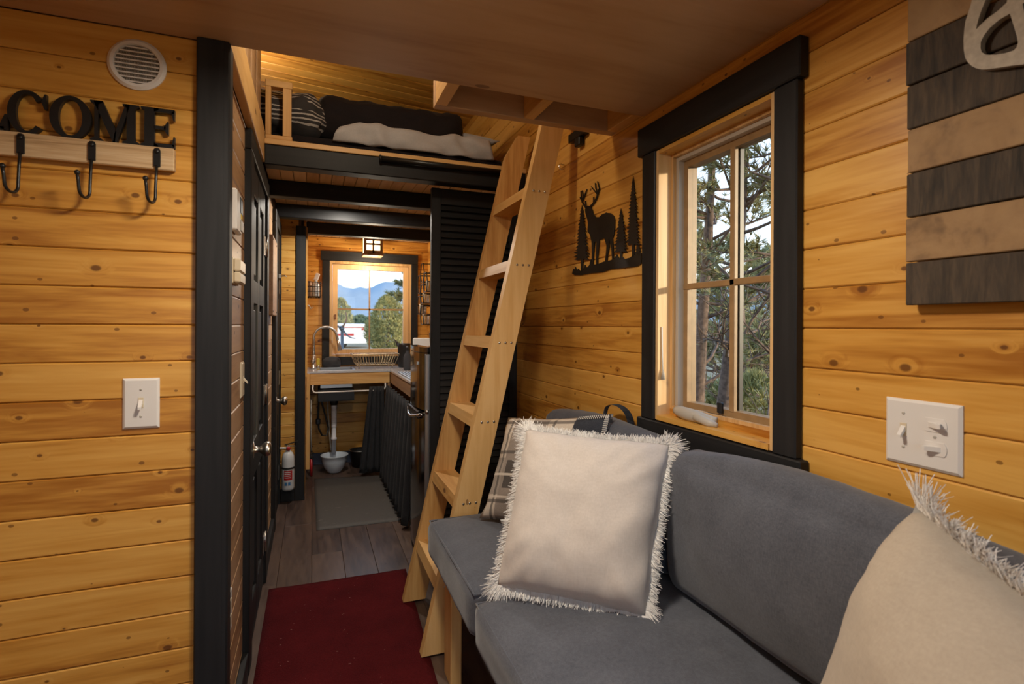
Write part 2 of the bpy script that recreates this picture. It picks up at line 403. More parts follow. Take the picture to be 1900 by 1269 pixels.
def plank_mesh(axis, face, back, u0, u1, z0, z1, ch=.0028):
    """horizontal T&G plank on a wall: front plane 'face', rear 'back', chamfered long edges"""
    s = 1 if back > face else -1
    prof = [(back, z0), (face + s * ch, z0), (face, z0 + ch), (face, z1 - ch), (face + s * ch, z1), (back, z1)]
    P = (lambda u, c, z: (c, u, z)) if axis == 'x' else (lambda u, c, z: (u, c, z))
    vs = [P(u, c, z) for u in (u0, u1) for c, z in prof]; n = 6
    fs = [tuple(range(n)), tuple(range(2 * n - 1, n - 1, -1))] + [(i, n + i, n + (i + 1) % n, (i + 1) % n) for i in range(n)]
    bm = bmesh.new(); bv = [bm.verts.new(v) for v in vs]
    for f in fs: bm.faces.new([bv[i] for i in f])
    return from_bm('plank', bm)
PITCH = .0851; Z0 = 1.1987
def rows(zlo, zhi):
    k = math.floor((zlo - Z0) / PITCH) ; out = []
    while Z0 + k * PITCH < zhi - 1e-6:
        a = max(zlo, Z0 + k * PITCH); b = min(zhi, Z0 + (k + 1) * PITCH)
        if b - a > .004: out.append((a, b))
        k += 1
    return out
def plank_wall(parent, axis, face, back, u, w, holes, mat, joints=0.0, gap=.0005):
    for (a, b) in rows(*w):
        cuts = [(h[0], h[1], h[2], h[3]) for h in holes if h[2] < b and h[3] > a]
        segs = [(u[0], u[1], a, b)]
        for h in cuts:
            ns = []
            for (s0, s1, za, zb) in segs:
                if h[1] <= s0 or h[0] >= s1: ns.append((s0, s1, za, zb)); continue
                if h[0] > s0: ns.append((s0, h[0], za, zb))
                if h[1] < s1: ns.append((h[1], s1, za, zb))
                if h[2] - za > .006: ns.append((max(s0, h[0]), min(s1, h[1]), za, h[2]))
                if zb - h[3] > .006: ns.append((max(s0, h[0]), min(s1, h[1]), h[3], zb))
            segs = ns
        for (s0, s1, za, zb) in segs:
            if s1 - s0 < .004: continue
            parts = [(s0, s1)]
            if joints and s1 - s0 > 1.3 and R.random() < joints:
                c = s0 + (s1 - s0) * R.uniform(.25, .75); parts = [(s0, c - .0006), (c + .0006, s1)]
            for (p0, p1) in parts:
                put('plank', plank_mesh(axis, face, back, p0, p1, za + gap, zb - gap), mat, parent)

# ================================================================== STRUCTURE
XR, YF, XH, YK, ZC, ZD, XK = 1.0, 1.4443, -.217, 4.84, 1.88, 1.965, -.043
XL, YB, ZR = -1.35, -1.0, 2.72
WIN = (.911, 1.355, .918, 1.739)            # room window opening: y0 y1 z0 z1
KWIN = (.141, .845, .924, 1.759)            # kitchen window opening: x0 x1 z0 z1
SUNW = (-.50, -.10, 1.52, 1.86)             # high side window behind the camera
BDOOR = (-.95, .85, .12, 1.82)              # glazed entry door behind the camera
D1 = (2.09, 2.69, -.1, 1.80); D2 = (3.42, 3.85, -.1, 1.80)

fl = box('floor', (XL, YB, -.07), (XR + .1, YK, -.012), 'wall_dark'); tag(fl, 'dark brown wood plank floor', 'floor', kind='structure')
x = -.30; i = 0
while x < XR:
    x1 = min(x + .152, XR); y = YB - (i * .47) % 1.2
    while y < YK:
        a, b = max(y, YB), min(y + 1.22, YK)
        if b - a > .02:
            o = box('floor_plank', (x + .0006, a + .0006, -.012), (x1 - .0006, b - .0006, 0), 'floor_wood', fl, .0012)
        y += 1.22
    x = x1; i += 1
box('floor_plank', (XL, YB, -.012), (-.3006, YF, 0), 'floor_wood', fl)

wr = slab('wall_right', 'x', XR + .013, XR + .1, (YB, YK + .1), (-.07, ZR), [WIN], 'wall_dark'); tag(wr, 'right wall clad in varnished yellow pine planks', 'wall', kind='structure')
plank_wall(wr, 'x', XR, XR + .013, (YB, YK), (0, ZR), [WIN], 'pine_y', joints=.35)
wf = slab('wall_front', 'y', YF + .013, YF + .09, (XL, -.235), (-.07, ZC), [], 'wall_dark'); tag(wf, 'left foreground wall of varnished pine planks behind the hook rack', 'wall', kind='structure')
plank_wall(wf, 'y', YF, YF + .013, (XL, -.235), (0, ZC), [], 'pine_x')
wh = slab('wall_hall', 'x', XH - .013, XH - .08, (YF + .09, 3.96), (-.07, 2.02), [D1, D2], 'wall_dark'); tag(wh, 'hallway wall of pine planks coloured in daylight grey with two black doors', 'wall', kind='structure')
plank_wall(wh, 'x', XH, XH - .013, (YF + .02, 3.90), (0, 1.885), [(D1[0], D1[1], 0, D1[3]), (D2[0], D2[1], 0, D2[3])], 'hall_pine')
ws = slab('wall_strip', 'y', 3.912, 3.97, (XH - .08, -.075), (-.07, ZD), [], 'wall_dark'); tag(ws, 'narrow pine plank wall at the end of the hall behind the fire extinguisher', 'wall', kind='structure')
plank_wall(ws, 'y', 3.90, 3.912, (XH, -.09), (0, ZD), [], 'pine_x')
wkl = slab('wall_kitchen_left', 'x', XK - .06, XK - .012, (3.97, YK), (-.07, ZD), [], 'wall_dark'); tag(wkl, 'pine plank side wall left of the kitchen sink', 'wall', kind='structure')
plank_wall(wkl, 'x', XK, XK - .012, (3.93, YK), (0, ZD), [], 'pine_y')
wk = slab('wall_kitchen', 'y', YK + .013, YK + .1, (-.40, XR + .1), (-.07, ZR), [KWIN], 'wall_dark'); tag(wk, 'far kitchen wall of pine planks around the small window', 'wall', kind='structure')
plank_wall(wk, 'y', YK, YK + .013, (XK, XR), (0, ZD), [KWIN], 'pine_x')
plank_wall(wk, 'y', YK, YK + .013, (-.217, XR), (ZD + .03, ZR), [], 'pine_x')
wl = slab('wall_left', 'x', XL - .09, XL, (YB, YF + .09), (-.07, ZR), [SUNW], 'pine_y'); tag(wl, 'left side wall of pine behind the camera', 'wall', kind='structure')
wb = slab('wall_back', 'y', YB - .09, YB, (XL - .09, XR + .1), (-.07, ZR), [BDOOR], 'pine_x'); tag(wb, 'back wall of pine with glazed entry door', 'wall', kind='structure')
wu = box('wall_upper', (-.62, YF, ZC), (-.56, YK, ZR), 'wall_dark'); tag(wu, 'dark upper wall beside the bed loft', 'wall', kind='structure')
wuf = box('wall_upper_front', (XL, YF + .02, ZC + .10), (-.56, YF + .09, ZR), 'wall_dark'); tag(wuf, 'upper wall closing the left loft corner', 'wall', kind='structure')
tag(box('leak_filler', (XL, YF + .0005, ZC), (-.236, YF + .09, ZC + .10), 'wall_dark'), 'unseen filler added above the hook wall against light leaks', 'trim', kind='structure')  # unseen filler added to stop loft light leaking over the wall
# roof, seen above the bed loft: boards run across the house and fall to the right
def roofz(x): return 2.66 - .06 * x
rf = prism('ceiling_roof', [(-.62, YB, roofz(-.62) + .012), (XR + .1, YB, roofz(1.1) + .012), (XR + .1, YB, 2.80), (-.62, YB, 2.80)], (0, YK + .1 - YB, 0), 'wall_dark'); tag(rf, 'sloping pine board roof above the bed loft', 'roof', kind='structure')
rf2 = box('ceiling_roof_left', (XL - .09, YB - .09, 2.70), (-.62, YF + .09, 2.80), 'wall_dark'); tag(rf2, 'roof over the left corner of the room', 'roof', kind='structure')
y = 1.9
while y < YK:
    y1 = min(y + .0851, YK); ch = .006
    pts = [(-.60, y + .0006, roofz(-.6) + .012), (-.60, y + .0006, roofz(-.6) + ch), (-.60, y + ch, roofz(-.6)), (-.60, y1 - ch, roofz(-.6)), (-.60, y1 - .0006, roofz(-.6) + ch), (-.60, y1 - .0006, roofz(-.6) + .012)]
    prism('roof_board', pts, (XR + .6, 0, -.06 * (XR + .6)), 'pine_xy', rf); y = y1
# near loft: plywood underside + framed extension at the right
cl = box('ceiling', (XL, YB, ZC), (XR, YF, ZC + .02), 'plywood'); tag(cl, 'plywood underside of the near loft', 'ceiling', kind='structure')
ext = thing('loft_extension', 'open plywood frame of joists projecting from the near loft beside the right wall', 'loft frame', (.7, 1.54, ZC))
for xx in (.352, .645): box('joist', (xx, YF + .001, ZC), (xx + .036, 1.60, ZC + .089), 'lumber_y', ext, .002)
box('wall_joist', (.958, YF + .001, ZC), (.998, 1.60, ZC + .089), 'lumber_y', ext, .002)
box('end_board', (.352, 1.60, ZC), (.998, 1.636, ZC + .089), 'plywood', ext, .002)
box('deck_panel', (.352, YF + .001, ZC + .09), (.998, 1.636, ZC + .105), 'plywood', ext)
# bed loft deck + beams
cd = box('ceiling_kitchen', (XH, 2.47, ZD + .02), (XR, YK, ZD + .026), 'wall_dark'); tag(cd, 'bed loft deck of narrow pine boards above the kitchen', 'ceiling', kind='structure')
x = XH
while x < XR - .01:
    x1 = min(x + .062, XR); box('deck_board', (x + .0012, 2.47, ZD), (x1 - .0012, YK, ZD + .02), 'deck_pine', cd, .002); x = x1
box('edge_board', (XH + .02, 2.447, ZD + .001), (XR, 2.469, ZD + .024), 'lumber_x', cd, .002)
BE = [(2.45, 'front-most black ceiling beam carrying the edge of the bed loft'), (3.03, 'second black ceiling beam behind the bed loft edge'), (3.61, 'third black ceiling beam in front of the black corner post'), (4.18, 'rear-most black ceiling beam in front of the lit lantern')]
for n_, (yy, lab) in enumerate(BE):
    tag(box('ceiling_beam', ((XH + .025 if n_ == 0 else XH) if n_ < 3 else XK, yy, ZC), (XR, yy + .075, ZD), 'black_x', None, .004), lab, 'beam', 'black beams under the bed loft')
lg = box('loft_ledger', (XH, YF + .02, ZC + .005), (XH + .027, 2.449, ZC + .14), 'lumber_y', None, .002); tag(lg, 'light wood ledger board along the top of the hallway wall', 'board')
up = thing('loft_side_panel', 'brownish vertical board panel above the hallway ledger', 'panel', (-.20, 2.0, ZC + .145))
for k in range(10): box('board', (-.226, YF + .03 + k * .098, ZC + .141), (-.203 - .004 * (k % 2), YF + .03 + k * .098 + .096, 2.55), 'hall_pine', up, .002)

# corner trim, casings, posts
tr = thing('trim_1', 'black corner trim between the hook wall and the hallway', 'trim', (-.23, YF, 0), kind='structure')
box('front_board', (-.258, YF - .02, 0), (-.197, YF, ZC), 'black_paint', tr, .003)
box('side_board', (-.2165, YF - .0195, 0), (-.187, YF + .035, ZC), 'black_paint', tr, .004)
pt = box('corner_post', (-.105, 3.885, 0), (XK, 3.929, ZC), 'black_paint', None, .003); tag(pt, 'black square post at the corner between hallway and kitchen', 'post')
box_ = box('trim_2', (XK, 3.885 + .045, .84), (XK + .012, 3.96, ZC), 'pine_z'); tag(box_, 'thin pine strip beside the black corner post', 'trim', kind='structure')
def baseboard(name, a, b, lab, mat='black_y'): tag(box(name, a, b, mat, None, .002), lab, 'baseboard', kind='structure')
baseboard('baseboard_hall_near', (XH, YF + .04, 0), (XH + .02, 1.995, .085), 'black baseboard between corner trim and first hallway door')
baseboard('baseboard_hall_far', (XH, 2.80, 0), (XH + .02, 3.325, .085), 'black baseboard between the two hallway doors')
baseboard('baseboard_strip', (XH + .022, 3.888, 0), (-.106, 3.90, .09), 'dark baseboard under the fire extinguisher', 'black_x')
baseboard('baseboard_kitchen', (XK, YK - .014, 0), (XR, YK, .10), 'dark blue baseboard under the kitchen sink', 'dark_blue_base')

def hall_door(n, d, lab, knob_y, hinge_y, zt=1.80):
    y0, y1 = d[0], d[1]
    dr = thing(f'door_{n}', lab, 'door', (XH, (y0 + y1) / 2, 0), kind='structure')
    # casing
    for (a, b) in ((y0 - .09, y0), (y1, y1 + .10 if n == 1 else y1 + .04)):
        box('casing', (XH - .01, a, 0), (XH + .022, b, zt + .001), 'black_paint', dr, .003)
    box('casing_head', (XH - .01, y0 - .09, zt + .001), (XH + .022, y1 + (.10 if n == 1 else .04), zt + .072), 'black_y', dr, .003)
    # leaf: stiles, rails and recessed panels
    xa, xb = XH - .025, XH + .012; w = y1 - y0 - .008; a = y0 + .004
    st = .095; zs = [(.012, .16), (.62, .76), (1.28, 1.37), (zt - .11, zt - .004)]
    for s0 in (a, a + w - st): box('stile', (xa, s0, .012), (xb, s0 + st, zt - .004), 'black_paint', dr, .003)
    box('stile', (xa, a + w / 2 - .04, .012), (xb, a + w / 2 + .04, zt - .004), 'black_paint', dr, .003)
    for z0, z1 in zs:
        for k in (0, 1): box('rail', (xa, (a + st, a + w / 2 + .04)[k], z0), (xb, (a + w / 2 - .04, a + w - st)[k], z1), 'black_y', dr, .003)
    for k in (0, 1):
        p0, p1 = ((a + st, a + w / 2 - .04), (a + w / 2 + .04, a + w - st))[k]
        for (q0, q1) in zip(zs, zs[1:]):
            pm = bmesh.new(); bbox(pm, (xa, p0, q0[1]), (xb - .016, p1, q1[0])); bbox(pm, (xb - .018, p0 + .022, q0[1] + .022), (xb - .006, p1 - .022, q1[0] - .022), .004)
            put('panel', from_bm('panel', pm), 'black_paint', dr)
    for z in (.20, .88, 1.56) if n == 1 else (.22, .85, 1.45):
        h = box('hinge', (XH + .0125, hinge_y, z - .045), (XH + .0155, hinge_y + .055, z + .045), 'nickel', dr, .001)
        tube('hinge_barrel', [(XH + .019, hinge_y + .062, z - .046), (XH + .019, hinge_y + .062, z + .046)], .006, 'nickel', h)
    kn = lathe('knob', [(.030, 0), (.030, .006), (.012, .009), (.010, .026), (.017, .033), (.026, .044), (.028, .053), (.024, .062), (.012, .067)], (xb, knob_y, .74), 'nickel', dr, 'x')
    return dr
d1 = hall_door(1, D1, 'first black panelled hallway door with knob and hinges, nearest the corner trim', 2.15, 2.62)
d2 = hall_door(2, D2, 'second black panelled hallway door beside the fire extinguisher', 3.48, 3.80)

# entry door and side window behind the camera (light sources of the room)
bd = thing('door_3', 'glazed entry door behind the camera', 'door', (0, YB, 0), kind='structure')
box('glass_pane', (BDOOR[0], YB - .05, BDOOR[2]), (BDOOR[1], YB - .044, BDOOR[3]), 'window_glass', bd)
for a, b in (((BDOOR[0], BDOOR[2]), (BDOOR[0] + .06, BDOOR[3])), ((BDOOR[1] - .06, BDOOR[2]), (BDOOR[1], BDOOR[3]))): box('stile', (a[0], YB - .07, a[1]), (b[0], YB - .02, b[1]), 'black_paint', bd, .003)
for z in (BDOOR[2], BDOOR[3] - .06): box('rail', (BDOOR[0] + .06, YB - .07, z), (BDOOR[1] - .06, YB - .02, z + .06), 'black_x', bd, .003)
w3 = thing('window_3', 'high side window behind the camera', 'window', (XL, -.3, 1.5), kind='structure')
box('glass_pane', (XL - .05, SUNW[0], SUNW[2]), (XL - .044, SUNW[1], SUNW[3]), 'window_glass', w3)
for y in SUNW[:2]: box('frame', (XL - .07, y - .02, SUNW[2]), (XL - .02, y + .02, SUNW[3]), 'black_paint', w3, .002)

# ------------------------------------------------------------------ room window
w1 = thing('window_1', 'large four-pane window with black casing on the right pine wall', 'window', (.99, 1.13, .83), kind='structure')
k_ = .978
box('casing_head', (.972, .836, 1.741), (XR, 1.439, 1.829), 'black_y', w1, .003)
box('casing', (.978, WIN[0] - .063, .914), (XR, WIN[0], 1.741), 'black_paint', w1, .003)
box('casing', (.978, WIN[1], .914), (XR, WIN[1] + .066, 1.741), 'black_paint', w1, .003)
box('casing_sill', (.972, .831, .851), (XR, 1.436, .914), 'black_y', w1, .003)
t_ = .012
box('jamb_liner', (.985, WIN[0], WIN[2]), (XR + .1, WIN[0] + t_, WIN[3]), 'window_wood', w1)
box('jamb_liner', (.985, WIN[1] - t_, WIN[2]), (XR + .1, WIN[1], WIN[3]), 'window_wood', w1)
box('head_liner', (.985, WIN[0] + t_, WIN[3] - t_), (XR + .1, WIN[1] - t_, WIN[3]), 'pine_yx', w1)
box('sill_liner', (.98, WIN[0] + t_, WIN[2]), (XR + .1, WIN[1] - t_, WIN[2] + .014), 'pine_yx', w1)
def rect_frame(name, axis, c0, c1, u0, u1, z0, z1, wd_, mat, parent):
    return slab(name, axis, c0, c1, (u0, u1), (z0, z1), [(u0 + wd_, u1 - wd_, z0 + wd_, z1 - wd_)], mat, parent)
y0, y1, z0, z1 = WIN[0] + t_, WIN[1] - t_, WIN[2] + .014, WIN[3] - t_
box('sill_step', (1.030, y0, z0), (1.042, y1, z0 + .018), 'pine_yx', w1)
rect_frame('wood_stop', 'x', 1.030, 1.042, y0, y1, z0 + .018, z1, .010, 'window_wood', w1)
rect_frame('vinyl_frame', 'x', 1.042, 1.062, y0, y1, z0, z1, .022, 'vinyl_frame', w1)
rect_frame('sash', 'x', 1.062, 1.095, y0 + .014, y1 - .014, z0 + .016, z1 - .016, .026, 'sash_tan', w1)
gy0, gy1, gz0, gz1 = y0 + .040, y1 - .040, z0 + .042, z1 - .042
MY, MZ = 1.122, 1.322
box('muntin', (1.060, MY - .009, gz0 - .004), (1.074, MY + .009, gz1 + .004), 'sash_tan', w1, .002)
box('muntin', (1.060, gy0 - .02, MZ - .009), (1.073, gy1 + .02, MZ + .009), 'sash_tan', w1, .002)
box('spacer_bar', (1.082, MY - .007, gz0), (1.095, MY + .007, gz1), 'black_plastic', w1)
for a, b in ((gy0, MY), (MY, gy1)):
    for c, d in ((gz0, MZ), (MZ, gz1)): box('pane', (1.077, a, c), (1.080, b, d), 'window_glass', w1)
# crank handle, sticker, lever, pull cord
hn = at(0, 0, 0)
cr_ = bmesh.new(); pts = []
for i in range(13):
    t = i / 12; yy = 1.300 - .165 * t; pts.append((1.022 - .012 * math.sin(t * math.pi), yy, .951 - .004 * t))
tube_bm(cr_, pts, [.010 + .009 * math.sin(math.pi * min(1, .12 + i / 13)) for i in range(13)], 12)
put('crank_cover', from_bm('crank_cover', cr_, True), 'grey_plastic', w1)
tube('crank_arm', [(1.006, 1.215, .948), (1.003, 1.18, .948), (1.006, 1.14, .940), (1.012, 1.12, .938)], [.009, .013, .012, .006], 'grey_plastic', w1, 10)
box('sticker', (1.0405, 1.190, .951), (1.0415, 1.238, .961), 'paper_white', w1)
box('warning_strip', (1.0405, 1.120, .951), (1.0415, 1.190, .961), 'black_plastic', w1)
for q in (.9535, .9585): box('warning_text_line', (1.0400, 1.124, q - .0006), (1.0405, 1.186, q + .0006), 'paper_white', w1)
def text(name, s, size, loc, rot, mat, parent, ext=.0006):
    cu = bpy.data.curves.new(name, 'FONT'); cu.body = s; cu.size = size; cu.extrude = ext
    o = bpy.data.objects.new(name, cu); COL.objects.link(o); dg = bpy.context.evaluated_depsgraph_get()
    me = bpy.data.meshes.new_from_object(o.evaluated_get(dg)); bpy.data.objects.remove(o)
    M_ = Matrix.Translation(Vector(loc)) @ rot.to_4x4(); me.transform(M_); return put(name, me, mat, parent)
RX = Matrix(((0, 0, -1), (-1, 0, 0), (0, 1, 0)))     # text on the right wall: reads along -y, faces -x
text('sticker_text', 'WARNING', .0092, (1.0402, 1.2365, .9523), RX, 'black_plastic', w1, .0002)
box('lock_lever', (1.052, 1.150, .962), (1.062, 1.168, .992), 'black_plastic', w1, .002)
tube('blind_cord', [(.998, 1.3405, 1.20), (.999, 1.340, 1.12), (1.000, 1.339, 1.06)], .0022, 'paper_white', w1, 6)
lathe('cord_tassel', [(.0015, .03), (.004, .02), (.007, 0)], (1.000, 1.337, 1.04), 'grey_plastic', w1, seg=10)

# ------------------------------------------------------------------ kitchen window
w2 = thing('window_2', 'small four-pane kitchen window with black casing above the sink', 'window', (.49, YK - .01, .86), kind='structure')
box('casing_head', (.066, YK - .024, 1.761), (.905, YK, 1.843), 'black_x', w2, .003)
box('casing', (.080, YK - .02, .925), (KWIN[0], YK, 1.761), 'black_paint', w2, .003)
box('casing', (KWIN[1], YK - .02, .925), (.905, YK, 1.761), 'black_paint', w2, .003)
box('casing_sill', (.080, YK - .022, .852), (.905, YK, .925), 'black_x', w2, .003)
rect_frame('liner', 'y', YK - .012, YK + .1, KWIN[0], KWIN[1], KWIN[2], KWIN[3], .022, 'window_wood', w2)
rect_frame('sash', 'y', YK + .015, YK + .05, KWIN[0] + .025, KWIN[1] - .025, KWIN[2] + .025, KWIN[3] - .025, .042, 'window_wood', w2)
kx0, kx1, kz0, kz1 = KWIN[0] + .067, KWIN[1] - .067, KWIN[2] + .067, KWIN[3] - .067
box('muntin', (.480 - .007, YK + .022, kz0), (.480 + .007, YK + .034, kz1), 'sash_tan', w2)
box('muntin', (kx0, YK + .022, 1.343 - .007), (kx1, YK + .033, 1.343 + .007), 'sash_tan', w2)
for a, b in ((kx0, .48), (.48, kx1)):
    for c, d in ((kz0, 1.343), (1.343, kz1)): box('pane', (a, YK + .036, c), (b, YK + .039, d), 'window_glass', w2)
box('sash_lock', (KWIN[0] + .040, YK + .005, 1.255), (KWIN[0] + .055, YK + .015, 1.295), 'rust', w2, .002)

# ================================================================== LAMPS
lamp = thing('ceiling_lamp', 'round glowing ceiling light on the plywood above the frame', 'lamp', (.12, .86, ZC))
lathe('lamp_base', [(.125, 0), (.125, -.012), (.118, -.014)], (.12, .86, ZC), 'white_plastic', lamp, seg=32)
lathe('lamp_dome', [(.115, -.0145), (.108, -.03), (.085, -.046), (.045, -.055), (.004, -.057)], (.12, .86, ZC), 'lamp_dome', lamp, seg=32)
def point(name, loc, e, col, size, parent):
    l = bpy.data.lights.new(name, 'POINT'); l.energy = e; l.color = col; l.shadow_soft_size = size
    o = bpy.data.objects.new(name, l); COL.objects.link(o); o.parent = parent; o.location = Vector(loc) - parent_loc(parent); return o
al = bpy.data.lights.new('lamp_light', 'AREA'); al.shape = 'DISK'; al.size = .18; al.energy = 12; al.color = (1, .88, .72)
ao = bpy.data.objects.new('lamp_light', al); COL.objects.link(ao); ao.parent = lamp; ao.location = (0, 0, -.062)
ln = thing('lantern', 'small dark wooden lantern with lit square panes hanging in front of the kitchen window', 'lamp', (.475, 4.60, 1.80))
lx0, lx1, ly0, ly1, lz0, lz1 = .400, .552, 4.53, 4.68, 1.802, 1.952
box('canopy', (lx0 + .03, ly0 + .03, lz1), (lx1 - .03, ly1 - .03, ZD), 'black_plastic', ln)
box('roof_plate', (lx0 - .004, ly0 - .004, lz1 - .012), (lx1 + .004, ly1 + .004, lz1), 'apron_dark', ln, .002)
box('bottom_plate', (lx0 - .006, ly0 - .006, lz0 - .018), (lx1 + .006, ly1 + .006, lz0), 'apron_dark', ln, .002)
for a in (lx0, lx1 - .02):
    for b in (ly0, ly1 - .02): box('corner_post', (a, b, lz0), (a + .02, b + .02, lz1 - .012), 'apron_dark', ln)
box('vertical_bar', ((lx0 + lx1) / 2 - .007, ly0, lz0), ((lx0 + lx1) / 2 + .007, ly0 + .01, lz1 - .012), 'apron_dark', ln)
box('cross_bar', (lx0 + .02, ly0, (lz0 + lz1) / 2 - .004), (lx1 - .02, ly0 + .01, (lz0 + lz1) / 2 + .010), 'apron_dark', ln)
xm, zm = (lx0 + lx1) / 2, (lz0 + lz1) / 2 + .005
box('top_rail', (lx0 + .02, ly0, lz1 - .042), (lx1 - .02, ly0 + .012, lz1 - .012), 'apron_dark', ln); box('bottom_rail', (lx0 + .02, ly0, lz0), (lx1 - .02, ly0 + .012, lz0 + .026), 'apron_dark', ln)
zm = (lz0 + lz1) / 2 + .003
for a, b in ((lx0 + .02, xm - .007), (xm + .007, lx1 - .02)):
    for c, d in ((lz0 + .024, zm - .006), (zm + .006, lz1 - .04)): box('lit_pane', (a, ly0 + .012, c), (b, ly0 + .014, d), 'lantern_pane', ln)
for a in (lx0 + .004, lx1 - .006): box('side_pane', (a, ly0 + .02, lz0), (a + .002, ly1 - .02, lz1 - .012), 'lantern_pane', ln)
point('lantern_light', (.475, 4.58, 1.69), 7.5, (1, .84, .62), .03, ln)
ll = thing('loft_lamp', 'small pendant lamp hanging under the roof above the loft opening', 'lamp', (.15, 1.72, 2.3))
tube('cord', [(.15, 1.72, roofz(.15)), (.15, 1.72, 2.42)], .004, 'black_plastic', ll, 6)
lathe('lamp_globe', [(.012, 2.42), (.03, 2.41), (.048, 2.37), (.044, 2.335), (.02, 2.315), (.002, 2.313)], (.15, 1.72, 0), 'lamp_dome', ll, seg=24)
point('loft_light', (.15, 1.72, 2.26), 7, (1, .84, .62), .06, ll)
sc_ = thing('loft_fill_lamp', 'unseen wall lamp added to light the loft roof and bedding', 'lamp', (-.55, 3.1, 2.35))  # added lamp, out of view, brightens the roof boards and bedding
box('back_plate', (-.5595, 3.06, 2.30), (-.548, 3.14, 2.42), 'white_plastic', sc_, .003)
lathe('shade', [(.03, 2.30), (.05, 2.30), (.035, 2.42), (.02, 2.42)], (-.50, 3.10, 0), 'lamp_dome', sc_, seg=20)
tube('arm', [(-.548, 3.10, 2.36), (-.53, 3.10, 2.36)], .006, 'nickel', sc_, 8)
point('loft_fill_light', (-.40, 3.10, 2.42), 7, (1, .82, .58), .05, sc_)
pk = thing('puck_light', 'flat round light under the bed loft between the black beams', 'lamp', (.2, 3.36, 1.95))
lathe('body', [(.05, ZD - .0005), (.05, ZD - .012), (.045, ZD - .014)], (.2, 3.36, 0), 'white_plastic', pk, seg=24)
lathe('lens', [(.043, ZD - .0141), (.03, ZD - .016), (.002, ZD - .0165)], (.2, 3.36, 0), 'lamp_dome', pk, seg=24)
pa = bpy.data.lights.new('puck_glow', 'AREA'); pa.shape = 'DISK'; pa.size = .08; pa.energy = 11; pa.color = (1, .92, .80)
po = bpy.data.objects.new('puck_glow', pa); COL.objects.link(po); po.parent = pk; po.location = (0, 0, ZD - .018 - 1.95)
# ================================================================== LADDER
# rails lean along +x (towards the right wall); rungs run along y between the two rails
SL = .2325
ld = thing('loft_ladder', 'raw pine loft ladder leaning towards the right wall with wide flat rungs', 'ladder', (.41, 2.1, 0))
def rail(yf, x0, zt, chop):
    w = .095; th = .037
    pts = [(x0, yf, .0105), (x0 + w, yf, .0105), (x0 + w + SL * zt, yf, zt)]
    if chop: pts += [(x0 + .035 + SL * zt, yf, zt), (x0 + SL * (zt - .10), yf, zt - .10)]
    else: pts += [(x0 + SL * zt, yf, zt)]
    o = prism('rail', pts, (0, th, 0), 'lumber_z', ld)
    return o
rail(1.880, .372, 2.10, False); rail(2.280, .372, 2.085, True)
for z in (1.745, 1.455, 1.157, .860, .563, .270):
    xa = .372 + SL * z
    o = prism('rung', [(xa + .001, 1.917, z), (xa + .092, 1.917, z), (xa + .092 - SL * .04, 1.917, z - .042), (xa + .001 - SL * .04, 1.917, z - .042)], (0, .363, 0), 'lumber_y', ld)
    for q in (.022, .046, .070):
        lathe('screw', [(.0045, 0), (.0045, -.0012), (.002, -.0015)], (xa + q, 1.8795, z - .02), 'nickel', ld, 'y', seg=8)

# ================================================================== LOUVRED CLOSET DOOR
lv = thing('louvered_door', 'tall black louvered closet door behind the ladder', 'door', (.77, 2.56, 0))
ly, lt = 2.555, .028
box('stile', (.545, ly, .01), (.592, ly + lt, 1.878), 'black_paint', lv, .002); box('stile', (.955, ly, .01), (.998, ly + lt, 1.878), 'black_paint', lv, .002)
box('rail', (.592, ly + .001, 1.80), (.955, ly + lt - .001, 1.878), 'black_x', lv, .002); box('rail', (.592, ly + .001, .01), (.955, ly + lt - .001, .13), 'black_x', lv, .002)
sm = None; z = 1.79; nsl = 0
while z > .14:
    if sm is None:
        bm = bmesh.new(); h = .0042
        c, s_ = math.cos(math.radians(64)), math.sin(math.radians(64))
        pts = [(.590, ly + lt / 2 + a * c * .0215 - b * s_ * h, a * s_ * .0215 + b * c * h) for a, b in ((-1, -1), (1, -1), (1, 1), (-1, 1))]
        prism_bm(bm, pts, (.367, 0, 0)); sm = from_bm('slat', bm); o = put('slat', sm, 'black_x', lv)
    else:
        o = bpy.data.objects.new('slat', sm); COL.objects.link(o); o.parent = lv; o.matrix_parent_inverse = Matrix.Translation(-lv.location)
    o.location = (0, 0, z); z -= .0335

# ================================================================== RUG AND MAT
def softslab(name, quad, t, mat, nx=24, ny=24, amp=.002, seed=0):
    bm = bmesh.new(); g = []
    for i in range(nx + 1):
        for j in range(ny + 1):
            u, v = i / nx, j / ny
            p = (quad[0].lerp(quad[1], u)).lerp(quad[3].lerp(quad[2], u), v)
            e_ = min(u, 1 - u, v, 1 - v); hgt = t * min(1, .35 + e_ * 30) + amp * noise.noise((u * 5 + seed, v * 7, .3))
            g.append(bm.verts.new((p.x, p.y, max(.001, hgt))))
    for i in range(nx):
        for j in range(ny): a = i * (ny + 1) + j; bm.faces.new((g[a], g[a + ny + 1], g[a + ny + 2], g[a + 1]))
    ring = [g[i * (ny + 1)] for i in range(nx + 1)] + [g[nx * (ny + 1) + j] for j in range(1, ny + 1)] + [g[i * (ny + 1) + ny] for i in range(nx - 1, -1, -1)] + [g[j] for j in range(ny - 1, 0, -1)]
    low = [bm.verts.new((v.co.x, v.co.y, .0004)) for v in ring]
    n = len(ring)
    for i in range(n): bm.faces.new((ring[i], ring[(i + 1) % n], low[(i + 1) % n], low[i]))
    return put(name, from_bm(name, bm, True), mat)
V3 = Vector
rug = softslab('red_rug', [V3((-.18, .95, 0)), V3((.365, .95, 0)), V3((.437, 2.612, 0)), V3((-.178, 2.62, 0))], .008, 'red_rug', 20, 40)
